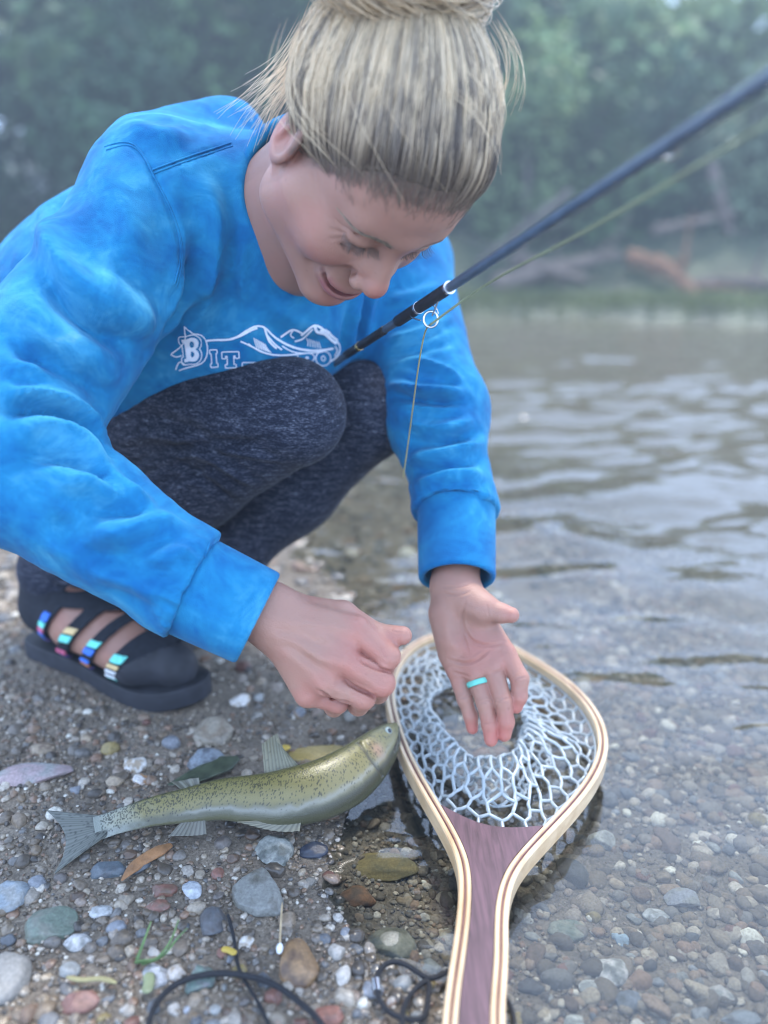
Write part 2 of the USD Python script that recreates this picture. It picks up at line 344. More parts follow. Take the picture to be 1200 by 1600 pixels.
M('gravel_stones', {'o': ('object_info', {}), 'r': ('rgb_ramp', {'ramp': STONE_RAMP}), 'g': ('geometry', {}), 'sx': ('separate_xyz', {}), 'n': ('noise_texture', {'scale': 420.0, 'detail': 4.0}), 'v': ('rgb_ramp', {'ramp': [(.3, (.65, .64, .62)), (.7, (1.25, 1.25, 1.25))]}), 'm': ('mix_color', {'blend_type': 'multiply', 'fac': 1.0, 'use_clamp': False}),
    'wet': ('map_range', {'from_min': WZ, 'from_max': WZ + .024, 'to_min': .85, 'to_max': 1.0, 'clamp': True}), 'm2': ('vector_math', {'math_type': 'scale'}), 'wr': ('map_range', {'from_min': WZ - .008, 'from_max': WZ + .026, 'clamp': True}), 'rr': ('rgb_ramp', {'ramp': [(0, (.8, .8, .8)), (.18, (.8, .8, .8)), (.26, (.16, .16, .16)), (.5, (.24, .24, .24)), (1, (.68, .68, .68))]}),
    'p': ('principled_bsdf', {'specular_ior_level': .5})},
  [('o.random', 'r.fac'), ('g.position', 'n.vector'), ('g.position', 'sx.vector'), ('n.fac', 'v.fac'), ('r.color', 'm.a'), ('v.color', 'm.b'), ('sx.z', 'wet.value'), ('sx.z', 'wr.value'), ('m.result', 'm2.vector1'), ('wet.result', 'm2.scale'), ('m2.vector', 'p.base_color'), ('wr.result', 'rr.fac'), ('rr.color', 'p.roughness')], 'p.BSDF')
pi = UsdGeom.PointInstancer.Define(stage, '/World/gravel'); tag(pi, 'small grey and brown gravel covering the river bank and its shallows', 'gravel', kind='stuff')
protos = UsdGeom.Scope.Define(stage, '/World/gravel/shapes')
for k in range(9):
    v, f, n = meshkit.arrays(pebble(100 + k), True)
    pm = usdkit.mesh(stage, '/World/gravel/shapes/pebble_%03d' % (k + 1), (v, f), '/World/Looks/gravel_stones'); pm.CreateNormalsAttr(Vt.Vec3fArray.FromNumpy(n.astype(np.float32))); pm.SetNormalsInterpolation('vertex')
    pi.GetPrototypesRel().AddTarget(pm.GetPath())
rng = np.random.default_rng(3)
pos, siz = [], []
def scatter(n, x0, x1, y0, y1, s0, s1, clump=None, bury=.3):
    x, y = rng.uniform(x0, x1, n), rng.uniform(y0, y1, n)
    if clump is not None:
        w = fbm(np.stack([x, y, np.zeros(n)], -1) * clump[0], 3, 77); k = rng.random(n) < np.clip((w - clump[1]) * 5, .06, 1); x, y = x[k], y[k]
    s = np.exp(rng.uniform(math.log(s0), math.log(s1), len(x)))
    foot = (np.abs((np.stack([x, y], 1) - FOOT_C) @ FOOT_A) < [.165, .055]).all(1) & (s > .0030)
    x, y, s = x[~foot], y[~foot], s[~foot]
    pos.append(np.stack([x, y, ground_z(x, y) + s * bury], 1)); siz.append(s)
_a, _b = PZ(70, 988, 0.0)[:2], PZ(318, 1075, 0.0)[:2]; _d = (_b - _a) / np.linalg.norm(_b - _a); FOOT_A = np.array([_d, [_d[1], -_d[0]]]).T; FOOT_C = (_a + _b) / 2 + _d * .03 + FOOT_A[:, 1] * .032
scatter(34000, -.75, .60, .40, 1.15, .0011, .0034, (7, .34)); scatter(6500, -.75, .70, .40, 1.25, .0034, .0072, (5, .44), .1); scatter(700, -.70, .75, .40, 1.2, .0072, .012, (4, .48), .1)
scatter(4200, .02, .75, .42, 1.3, .003, .009, None, .1); scatter(420, .10, .75, .42, 1.1, .009, .017, None, .0); scatter(2600, .3, 1.1, .6, 1.9, .006, .014, None, .1); scatter(9000, -1.1, .7, 1.1, 2.2, .003, .011, (4, .42), .1); scatter(1600, -.9, .7, 1.15, 2.4, .010, .022, None, .0); scatter(2200, -2.2, .6, 2.0, 3.6, .010, .03, (2, .42), .1)
pos, siz = np.vstack(pos), np.concatenate(siz)
pi.CreatePositionsAttr(Vt.Vec3fArray.FromNumpy(pos.astype(np.float32))); pi.CreateScalesAttr(Vt.Vec3fArray.FromNumpy(np.repeat(siz[:, None], 3, 1).astype(np.float32)))
ax = rng.uniform(0, 2 * np.pi, len(pos)); tl = rng.normal(0, .3, len(pos))
q = np.stack([np.cos(ax / 2) * np.cos(tl / 2), np.cos(ax / 2) * np.sin(tl / 2), np.sin(ax / 2) * np.sin(tl / 2), np.sin(ax / 2) * np.cos(tl / 2)], 1)
pi.CreateOrientationsAttr(Vt.QuathArray([Gf.Quath(*map(float, a)) for a in q])); pi.CreateProtoIndicesAttr(Vt.IntArray.FromNumpy(rng.integers(0, 9, len(pos)).astype(np.int32)))

# --- the far bank: trees, bushes, driftwood, grass
def leafmat(name, c, trans=.35):
    M(name, {'g': ('geometry', {}), 'n': ('noise_texture', {'scale': 1.6, 'detail': 3.0}), 'r': ('rgb_ramp', {'ramp': [(.3, tuple(x * .55 for x in c)), (.7, tuple(x * 1.5 for x in c))]}), 'rs': ('rgb_ramp', {'ramp': [(0, (.7, .7, .7)), (1, (1.3, 1.3, 1.2))]}), 'm': ('mix_color', {'blend_type': 'multiply', 'fac': 1.0, 'use_clamp': False}),
             'd': ('principled_bsdf', {'roughness': .55, 'specular_ior_level': .3}), 't': ('translucent_bsdf', {}), 'x': ('mix_closure', {'fac': trans})},
      [('g.position', 'n.vector'), ('n.fac', 'r.fac'), ('g.random_per_island', 'rs.fac'), ('r.color', 'm.a'), ('rs.color', 'm.b'), ('m.result', 'd.base_color'), ('m.result', 't.color'), ('d.BSDF', 'x.closure1'), ('t.BSDF', 'x.closure2')], 'x.closure')
leafmat('leaf_dark', (.042, .095, .045)); leafmat('leaf_mid', (.085, .155, .055)); leafmat('leaf_pale', (.20, .29, .115)); leafmat('leaf_grey', (.13, .18, .10)); leafmat('grass_blade', (.14, .16, .06))
plain('bark', (.10, .085, .07), .9, .2, .4, 14, .01, 60); plain('driftwood_grey', (.115, .088, .070), .85, .2, .3, 10, .006, 60); plain('driftwood_tan', (.17, .090, .050), .85, .2, .3, 10, .006, 60)
def crown_mesh(seed, blobs, n, leaf):
    """blobs: centre, radii; n leaf-sized faces gathered in clumps through the volume."""
    r = np.random.default_rng(seed); V, F = [], []
    w = np.array([np.prod(b[1]) ** (2 / 3) for b in blobs]); pick = r.choice(len(blobs), n // 14, p=w / w.sum())
    for b in pick:
        c, rad = np.asarray(blobs[b][0], float), np.asarray(blobs[b][1], float)
        d = nrm(r.normal(size=3)); cl = c + d * rad * r.uniform(.45, 1.08) ** .7; out = nrm(d / rad)
        o = cl + r.normal(size=(14, 3)) * leaf * 1.7
        a = nrm(r.normal(size=(14, 3)) + [0, 0, -.4]); nn = nrm(r.normal(size=(14, 3)) * .7 + out + [0, 0, .5]); s = nrm(np.cross(nn, a)); a = np.cross(s, nn)
        L = leaf * r.uniform(.7, 1.4, (14, 1)); base = len(V) * 4
        q = np.stack([o - a * L, o + s * L * .45, o + a * L, o - s * L * .45], 1)
        for x in q: V.append(x)
    V = np.array(V); k = np.arange(len(V))[:, None] * 4
    return trimesh.Trimesh(V.reshape(-1, 3), np.vstack([k + [0, 1, 2], k + [0, 2, 3]]), process=False)
def tree_proto(name, seed, h, spread, kind, trunk=True):
    r = np.random.default_rng(seed)
    UsdGeom.Scope.Define(stage, '/World/Looks/shapes') if False else None
    c = stage.CreateClassPrim('/World/_class_' + name); root = UsdGeom.Xform.Define(stage, '/World/_class_' + name)
    stage.GetPrimAtPath('/World/_class_' + name).SetSpecifier(Sdf.SpecifierClass)
    return root
def make_tree(name, x, y, h, spread, mat, seed, label, group, n=2600, leaf=.06, low=.15, lean=0.0):
    r = np.random.default_rng(seed); z = float(ground_z(x, y)) - .05
    t = thing(name, label, 'tree' if 'tree' in name else 'bush', (x, y, z), group=group)
    blobs = []
    k = 5 + int(h)
    for i in range(k):
        u = low + (1 - low) * (i + .5) / k; w = spread * math.sin(math.pi * min(.95, .18 + .8 * u)) * r.uniform(.6, 1.1); a = r.uniform(0, 6.28); o = w * .55
        blobs.append(((math.cos(a) * o + lean * u * h, math.sin(a) * o, u * h), (w * .8, w * .8, h / k * r.uniform(.8, 1.3))))
    part('crown', crown_mesh(seed, blobs, n, leaf), mat, t, smooth=False)
    ms = []
    tr = spline([(0, 0, -.1), (lean * h * .3 + r.normal(0, .04) * h * .3, 0, h * .4), (lean * h * .85, r.normal(0, .05) * h * .3, h * .88)], 14); r0 = .022 * h + .012
    ms.append(tube(tr, r0, 7, scale=np.linspace(1, .25, 14)))
    for b in blobs[1:]:
        s = tr[min(13, max(1, int(13 * min(.9, b[0][2] / h * .75))))]; ms.append(tube(spline([s, (s + np.array(b[0])) / 2 + [0, 0, .05 * h], b[0]], 6), r0 * .38, 5, scale=np.linspace(1, .35, 6)))
    part('trunk', cat(ms), 'bark', t)
    return t
DK, MD, PL, GY = 'dark green tree on the far bank', 'mid green leafy tree on the far bank', 'pale green leafy bush on the far bank', 'grey green shrub on the far bank'
GT = 'trees and bushes on the far bank'
TREES = [('tree', -5.6, 9.6, 4.0, 1.7, 'leaf_dark', 'tall dark tree at the left end of the far bank'), ('tree', -4.2, 8.9, 3.6, 1.5, 'leaf_dark', 'dark tree behind her back, left of the shoulder'), ('tree', -2.9, 9.4, 3.9, 1.5, 'leaf_mid', 'mid green tree above her right shoulder'), ('tree', -1.7, 9.0, 3.7, 1.3, 'leaf_mid', 'mid green tree just left of her hair'),
    ('tree', -.4, 9.8, 4.0, 1.5, 'leaf_dark', 'dark tree hidden behind her head'), ('tree', 1.0, 10.4, 3.5, 1.4, 'leaf_mid', 'leafy tree just right of her hair'), ('tree', 2.3, 11.4, 3.2, 1.7, 'leaf_pale', 'pale green tree rising above the driftwood'), ('tree', 3.6, 10.2, 2.6, 1.5, 'leaf_pale', 'pale tree crossed by the rod'), ('tree', 4.9, 9.7, 2.5, 1.6, 'leaf_grey', 'grey green tree at the right end of the far bank'), ('tree', 6.4, 9.8, 2.8, 1.6, 'leaf_mid', 'tree past the right edge of the far bank'),
    ('tree', -3.6, 13.5, 5.2, 2.3, 'leaf_mid', 'taller tree standing behind the left dark trees'), ('tree', -1.0, 14, 5.2, 2.3, 'leaf_dark', 'tall tree far behind her head'), ('tree', 1.9, 15, 4.0, 2.4, 'leaf_pale', 'tall pale tree far behind the bank, right of the head'), ('tree', 4.6, 14.5, 2.6, 2.4, 'leaf_pale', 'tall pale tree in the upper right haze'), ('tree', -6.5, 14, 5.2, 2.4, 'leaf_dark', 'tall dark tree far back on the left'), ('tree', 7.6, 14, 3.0, 2.4, 'leaf_mid', 'tall tree far back on the right'),
    ('bush', -3.6, 8.0, 1.7, .8, 'leaf_dark', 'low dark bush at the water left of her back'), ('bush', -2.3, 8.1, 1.9, .8, 'leaf_dark', 'dark bush at the water behind her shoulder'), ('bush', -5.0, 8.0, 2.0, .9, 'leaf_dark', 'dark bush at the water at the left edge'), ('bush', 1.35, 8.4, 1.9, .60, 'leaf_pale', 'pale bush between her hair and the driftwood'), ('bush', 2.0, 8.5, 1.3, .55, 'leaf_mid', 'low green bush above the driftwood pile'), ('bush', 2.75, 8.7, 1.5, .6, 'leaf_dark', 'dark bush over the undercut bank'), ('bush', 3.5, 8.6, 1.5, .6, 'leaf_grey', 'grey green shrub over the tan log'), ('bush', 4.2, 8.5, 1.7, .6, 'leaf_grey', 'grey green shrub at the right edge over the last log'), ('bush', 5.3, 8.5, 1.8, .8, 'leaf_mid', 'green bush beyond the right edge')]
for i, (nm, x, y, h, sp, mt, lb) in enumerate(TREES):
    make_tree('pine_tree' if False else ('leafy_tree' if nm == 'tree' else 'leafy_bush'), x, y, h, sp, mt, 200 + i, lb, GT, n=int(4200 if y < 12 else 4200) if nm == 'tree' else 2600, leaf=.095 if nm == 'tree' and y < 12 else .15 if nm == 'tree' else .06, low=.06 if nm == 'bush' else .12)
def log(name, a, b, r, mat, label, seed, branches=6):
    rr = np.random.default_rng(seed); a, b = np.array(a), np.array(b); L = np.linalg.norm(b - a); mid = (a + b) / 2 + rr.normal(0, .05, 3) * L
    pth = spline([a, mid, b], 18); m = tube(pth, r, 9, scale=np.linspace(1, .55, 18) * (1 + .12 * rr.normal(size=18)))
    t = thing(name, label, 'log', a); part('trunk', trimesh.Trimesh(m.vertices - a, m.faces, process=False), mat, t)
    for k in range(branches):
        s = pth[rr.integers(4, 15)]; e = s + nrm(rr.normal(size=3) + [0, -.2, .25]) * rr.uniform(.2, .6); bm = tube(spline([s, (s + e) / 2 + rr.normal(0, .03, 3), e], 7), r * .3, 6, scale=np.linspace(1, .3, 7))
        part('branch', trimesh.Trimesh(bm.vertices - a, bm.faces, process=False), mat, t)
log('driftwood_log', P(772, 446, 7.15), P(968, 398, 7.35), .085, 'driftwood_grey', 'grey driftwood log on the far bank, nearest to her face', 1)
log('driftwood_log', P(800, 402, 7.4), P(915, 436, 7.0), .06, 'driftwood_grey', 'grey log crossing under the longest driftwood on the far bank', 2)
log('driftwood_log', P(985, 402, 7.4), P(1090, 468, 6.9), .085, 'driftwood_tan', 'orange tan broken log sloping to the water', 3, 5)
log('driftwood_log', P(1075, 446, 7.0), P(1270, 470, 7.0), .06, 'driftwood_grey', 'pale log lying at the water by the right edge', 4, 7)
log('driftwood_log', P(1020, 360, 7.4), P(1150, 332, 7.6), .045, 'driftwood_grey', 'thin grey branch propped above the tan log', 5, 2)
log('driftwood_log', P(1110, 250, 7.7), P(1190, 450, 7.2), .055, 'driftwood_grey', 'grey dead stem leaning at the right of the far bank', 6, 3)
log('driftwood_log', P(890, 300, 7.6), P(745, 410, 7.3), .05, 'bark', 'dark fallen trunk across the undercut bank', 7, 3)
rg = np.random.default_rng(9); GV = []
for _ in range(9000):
    x = rg.uniform(-5.5, 5.5); y = 5.85 + .22 * math.sin(x * 1.3) + rg.gamma(2., .28); z = float(0)
    GV.append((x, y))
GV = np.array(GV); gz = ground_z(GV[:, 0], GV[:, 1]); ok = gz > WZ - .06; GV, gz = GV[ok], gz[ok]
n_ = len(GV); hh = rg.uniform(.05, .14, n_); an = rg.uniform(0, 6.28, n_); w_ = .008
b0 = np.c_[GV, gz - .01]; sd = np.c_[np.cos(an), np.sin(an), np.zeros(n_)] * w_; tipv = b0 + np.c_[rg.normal(0, .05, n_), rg.normal(0, .05, n_), hh]
gm = trimesh.Trimesh(np.stack([b0 - sd, b0 + sd, tipv], 1).reshape(-1, 3), np.arange(3 * n_).reshape(-1, 3), process=False)
tag(part('bank_grass', gm, 'grass_blade', smooth=False), 'yellow green grass along the foot of the far bank', 'grass', kind='stuff')
# --- damp air over the river
M('damp_air', {'v': ('principled_volume', {'color': (.80, .91, 1.0), 'density': .0105, 'anisotropy': .2})}, volume='v.volume')
hz = trimesh.creation.box([150, 104, 13.0]); hz.apply_translation([0, 43, 2.6])
part('haze', hz, 'damp_air', smooth=False, kind='stuff')
# ------------------------------------------------------------------ the person
HX = np.array([-0.8187, -0.5696, 0.0728]); HY = np.array([0.1823, -0.3780, -0.9077]); HZ = np.array([0.5445, -0.7298, 0.4133])
HX, HY, HZ = nrm(HX), nrm(HY), nrm(HZ); HM = np.stack([HX, HY, HZ], 1)      # her right, face forward, crown
HC = np.array([-0.0157, 0.8061, 0.6221])
def head(p): return HC + np.asarray(p, float) @ HM.T
person = thing('person', 'crouching person in a blue tie-dye sweatshirt and dark leggings, bending over the landing net', 'person')

# joints
neck_base = np.array([-0.125, 0.965, 0.575])
RS, RE, RW = P(256, 316, .87), P(-16, 700, .75), P(398, 955, .755)
LS, LE, LW = P(600, 425, 1.12), P(681, 640, 1.0), P(713, 890, .91)
HIP = np.array([-.47, 1.10, .33])
RK = P(455, 645, .93)
RH = P(40, 678, 1.14); LH = RH + np.array([.16, .14, -.01])
LK, LA = P(572, 642, 1.03), PZ(285, 940, .085)
RA = PZ(112, 945, .085)

# --- head, in its own axes (x right, y forward, z up)
def head_sdf():
    fs = [ell((0, -.014, .043), (.074, .097, .086)), ell((0, .026, -.016), (.060, .062, .088)), ell((0, .046, .050), (.058, .042, .048))]
    for s in (-1, 1):
        fs += [cone((s * .052, .006, -.058), (s * .012, .072, -.100), .020, .0165), ell((s * .035, .055, -.026), (.027, .027, .026)), cone((s * .058, .02, -.02), (s * .05, .01, -.06), .018, .018)]
    f = U(fs, .028)
    f = U([f, ell((0, .076, -.100), (.018, .016, .014))], .016)
    f = U([f, cone((-.036, .073, .033), (0, .082, .030), .010, .010), cone((.036, .073, .033), (0, .082, .030), .010, .010)], .016)
    for s in (-1, 1):
        f = SUB(f, ell((s * .0285, .0985, .012), (.017, .014, .013)), .012)
    for s in (-1, 1):
        f = U([f, ell((s * .0285, .0750, .0130), (.0165, .0135, .0120))], .005)
        lid = [(s * (.0285 + dx), .0880 - 2.2 * dx * dx / .03 - .001, .0105 - .0045 * (1 - (dx / .016) ** 2)) for dx in np.linspace(-.0165, .0190, 7)]
        f = SUB(f, chain(lid, [.0015] * 7, .001), .002)
        crease = [(s * (.0285 + dx), .0895 - 2.0 * dx * dx / .03, .0225 - 16 * dx * dx) for dx in np.linspace(-.015, .016, 7)]
        f = SUB(f, chain(crease, [.0010] * 7, .001), .004)
        bag = [(s * (.0275 + dx), .0850 - 1.6 * dx * dx / .03, -.0035 - .002 * (1 - (dx / .016) ** 2)) for dx in np.linspace(-.014, .018, 7)]
        f = SUB(f, chain(bag, [.001] * 7, .001), .006)
    f = U([f, cone((0, .083, .022), (0, .1060, -.018), .0072, .0100)] + [ell((s * .0120, .0905, -.0165), (.0085, .010, .012)) for s in (-1, 1)], .012)
    f = U([f, ell((0, .1080, -.0240), (.0120, .0105, .0100))], .007)
    for s in (-1, 1): f = U([f, ell((s * .0135, .0985, -.0290), (.0078, .0105, .0082))], .004)
    for s in (-1, 1): f = SUB(f, ell((s * .0068, .1025, -.0385), (.0038, .0060, .0035)), .002)
    # smiling mouth
    f = U([f, ell((0, .078, -.062), (.029, .019, .021))], .012)
    mth = [(x, .0945 - 14.0 * x * x - .0005, -.0665 + 8.0 * x * x) for x in np.linspace(-.032, .032, 11)]
    ul = [(x, .0955 - 14.0 * x * x, -.0615 + 7.6 * x * x) for x in np.linspace(-.025, .025, 9)]
    ll = [(x, .0925 - 14.0 * x * x, -.0735 + 8.6 * x * x) for x in np.linspace(-.022, .022, 9)]
    f = U([f, chain(ul, [.0008, .0020, .0028, .0034, .0033, .0034, .0028, .0020, .0008])], .006)
    f = U([f, chain(ll, [.0025, .0044, .0058, .0066, .0068, .0066, .0058, .0044, .0025])], .005)
    f = SUB(f, chain(mth, [.0005, .0016, .0030, .0038, .0043, .0045, .0043, .0038, .0030, .0016, .0005]), .003)
    for s in (-1, 1):
        nl = [(s * .0175, .0935, -.026), (s * .026, .0875, -.038), (s * .0335, .079, -.052), (s * .036, .071, -.064)]
        f = SUB(f, chain(nl, [.0006, .0014, .0014, .0004]), .011)
        e = ell((s * .0765, -.012, .000), (.0078, .0215, .0365), M=np.array([[1, s * .25, 0], [-s * .25, 1, .25], [0, -.25, 1]]) / 1.06)
        e = SUB(e, ell((s * .0855, -.0095, .006), (.0075, .0135, .0235)), .003)
        e = U([e, chain([(s * .0795, -.0165, -.010), (s * .0800, -.0155, .006), (s * .0795, -.009, .020)], [.0022, .0028, .002], .001)], .004)
        e = U([e, ell((s * .0725, -.0020, -.031), (.0052, .0085, .0095)), cone((s * .077, -.004, .012), (s * .0765, .002, -.004), .0032, .0032)], .005)
        f = U([f, e], .004)
    return f
hf = head_sdf()
def head_world(p): return hf(((p - HC.astype(np.float32)) @ HM.astype(np.float32)).astype(np.float32))
NB = neck_base
neckf = U([cone(head((0, -.022, -.045)), NB + np.array([0, 0, 0]), .052, .060), cone(head((0, .0, -.07)), NB + np.array([.03, -.04, -.03]), .040, .05)], .03)
headneck = lambda p: smin(head_world(p), neckf(p), .022)

# --- hands: chains of joints, each finger its own chain
def fist():
    d = .755
    wr0, wr = P(372, 932, .752), P(425, 962, .757)
    J = {}
    mcp = [P(556, 985, .742), P(537, 1030, .736), P(510, 1062, .742), P(482, 1083, .755)]
    pip = [P(606, 1026, .742), P(597, 1068, .738), P(568, 1090, .742), P(528, 1098, .757)]
    dip = [P(598, 1046, .772), P(590, 1082, .768), P(560, 1102, .770), P(522, 1106, .782)]
    tip = [P(572, 1032, .786), P(566, 1064, .784), P(540, 1085, .786), P(505, 1092, .792)]
    rad = [(.0125, .0108, .0095, .0085), (.013, .0112, .0098, .0088), (.0122, .0104, .0092, .0082), (.0110, .0092, .0080, .0072)]
    fingers = [chain([mcp[i], pip[i], dip[i], tip[i]], rad[i], .004) for i in range(4)]
    palm = U([cone(wr, mcp[i], .020, .0135) for i in range(4)] + [cone(P(455, 980, .775), P(540, 1040, .775), .020, .014), cone(P(440, 985, .772), P(490, 1068, .775), .018, .013)], .014)
    f = palm
    for g in fingers: f = SM(f, g, .002)
    thumb = chain([P(462, 955, .770), P(535, 962, .762), P(588, 992, .755), P(629, 993, .748)], [.016, .0135, .0105, .0085], .004)
    f = SM(f, thumb, .006)
    f = SM(f, cone(wr0, wr, .0255, .0235), .02)
    f = SM(f, cone(wr0 + (wr0 - wr) * 1.2, wr0, .027, .0255), .01)
    return f, dict(mcp=mcp, pip=pip, wr=wr, wr0=wr0)
fist_f, FJ = fist()
def open_hand():
    wr = P(712, 915, .900); wr0 = P(713, 880, .915)
    d0 = .885
    base = {'i': P(789, 1022, .872), 'm': P(768, 1040, .869), 'r': P(741, 1047, .872), 'p': P(713, 1046, .880)}
    pip = {'i': P(812, 1060, .862), 'm': P(786, 1096, .858), 'r': P(757, 1098, .862), 'p': P(726, 1092, .872)}
    dip = {'i': P(811, 1088, .862), 'm': P(791, 1128, .858), 'r': P(765, 1133, .860), 'p': P(735, 1118, .872)}
    tip = {'i': P(806, 1104, .864), 'm': P(788, 1148, .860), 'r': P(767, 1156, .860), 'p': P(738, 1138, .873)}
    rad = {'i': (.0120, .0095, .0085, .0072), 'm': (.0118, .0090, .0083, .0072), 'r': (.0114, .0086, .0080, .0070), 'p': (.0104, .0082, .0074, .0062)}
    palm = U([cone(wr, base['i'], .019, .0120), cone(wr, base['m'], .019, .0125), cone(wr, base['r'], .019, .0122), cone(P(703, 922, .900), base['p'], .018, .0112),
              cone(P(690, 960, .893), P(704, 1020, .886), .014, .0125), cone(P(700, 950, .885), P(705, 1000, .878), .011, .010)], .013)
    f = palm
    for k in 'imrp': f = SM(f, chain([base[k], pip[k], dip[k], tip[k]], rad[k], .003), .0025)
    thenar = chain([P(722, 928, .885), P(748, 950, .872)], [.019, .0165], .004)
    th = chain([P(735, 938, .880), P(762, 952, .868), P(783, 958, .862), P(799, 961, .858)], [.0165, .0125, .0102, .0082], .003)
    f = SM(f, SM(thenar, th, .01), .009)
    f = SUB(f, cone(P(722, 985, .857), P(745, 1012, .850), .010, .006), .012)       # hollow and creases of the palm
    f = SUB(f, chain([P(700, 1028, .862), P(735, 1026, .852), P(770, 1000, .853)], [.0012] * 3, .001), .004)
    f = SUB(f, chain([P(722, 965, .862), P(742, 990, .853), P(775, 998, .853)], [.0012] * 3, .001), .004)
    f = SM(f, cone(wr0, wr, .0235, .0205), .016)
    f = SM(f, cone(wr0 + (wr0 - wr) * 1.2, wr0, .026, .0235), .01)
    return f, dict(base=base, pip=pip, dip=dip, tip=tip, wr=wr, wr0=wr0)
hand_f, HJ = open_hand()

# --- the right foot, in axes of its own: along (heel to toe), side (outer edge, towards the camera), up
F0 = PZ(70, 988, 0.0); F0[2] = 0.012
FT = PZ(318, 1075, 0.0)
FL = np.array([FT[0] - F0[0], FT[1] - F0[1], 0]); FLEN = np.linalg.norm(FL); FL = FL / FLEN
FS = np.array([FL[1], -FL[0], 0])
FM = np.stack([FL, FS, [0, 0, 1]], 1)
FO = F0 + FS * .032 + FL * .026
def fw_(p): return FO + np.asarray(p, float) @ FM.T
k_ = FLEN / .29
RA = fw_((.060, -.004, .125))
foot_l = U([cone((.035, 0, .055), (.10, .004, .058), .030, .032), cone((.10, .004, .062), (.175, .006, .050), .034, .026), cone((.175, .010, .046), (.262, .008, .036), .028, .017),
            cone((.10, .018, .045), (.215, .028, .038), .021, .019), cone((.10, -.014, .045), (.225, -.022, .040), .022, .020), cone((.05, 0, .07), (.045, 0, .125), .033, .034)], .02)
foot_f = lambda p: foot_l(((p - FO.astype(np.float32)) @ FM.astype(np.float32) / k_).astype(np.float32)) * k_

# --- limbs and trunk under the clothes
body_low = U([cone(HIP + [.05, .03, .03], np.array([-.20, 1.02, .47]), .10, .10), cone(np.array([-.20, 1.02, .47]), NB + [-.0, .02, -.05], .10, .07),
              cone(RS, NB, .045, .05), cone(LS, NB, .045, .05), cone(RS, RE, .043, .036), cone(RE, FJ['wr0'], .036, .0262), cone(LS, LE, .043, .036), cone(LE, HJ['wr0'], .036, .0252),
              cone(RH, RK, .062, .046), cone(RK, RA, .044, .033), cone(LH, LK, .062, .046), cone(LK, LA, .044, .033), cone(RA, fw_((.045, 0, .10)), .033, .033)], .03)
all_skin = lambda p: smin(smin(body_low(p), neckf(p), .02), foot_f(p), .012)
def bounds(f, lo, hi): return lo, hi
def skin_mesh():
    import manifold3d as mf
    def man(m):
        x = mf.Manifold(mf.Mesh(np.asarray(m.vertices, np.float32), np.asarray(m.faces, np.uint32)))
        return x
    hd = isosurface(headneck, HC - [.22, .2, .24], HC + [.16, .24, .17], .0016)
    lo, hi = np.min([P(330, 900, .76), P(660, 1130, .70)], 0), np.max([P(330, 900, .76), P(660, 1130, .82)], 0)
    q = np.array([P(a, b, c) for a in (340, 660) for b in (890, 1130) for c in (.70, .83)])
    hr = isosurface(fist_f, q.min(0), q.max(0), .0014)
    q = np.array([P(a, b, c) for a in (645, 835) for b in (850, 1190) for c in (.82, .97)])
    hl = isosurface(hand_f, q.min(0), q.max(0), .0013)
    q = np.array([RS, RE, RW, LS, LE, LW, RH, RA, LA, NB, fw_((0, 0, 0)), fw_((.3, 0, 0))])
    bd = isosurface(all_skin, q.min(0) - .13, q.max(0) + .13, .006)
    for m in (hd, hr, hl, bd):
        if m.volume < 0: m.invert()
    try:
        ms = [man(m) for m in (bd, hd, hr, hl)]
        print([x.status() for x in ms])
        u = ms[0]
        for x in ms[1:]: u = u + x
        o = u.to_mesh()
        if u.status() == mf.Error.NoError and len(o.tri_verts) > len(hd.faces):
            return trimesh.Trimesh(o.vert_properties[:, :3], o.tri_verts, process=False), hd
    except Exception as e: print('union failed', e)
    print('skin joined, not united')
    return cat([bd, hd, hr, hl]), hd

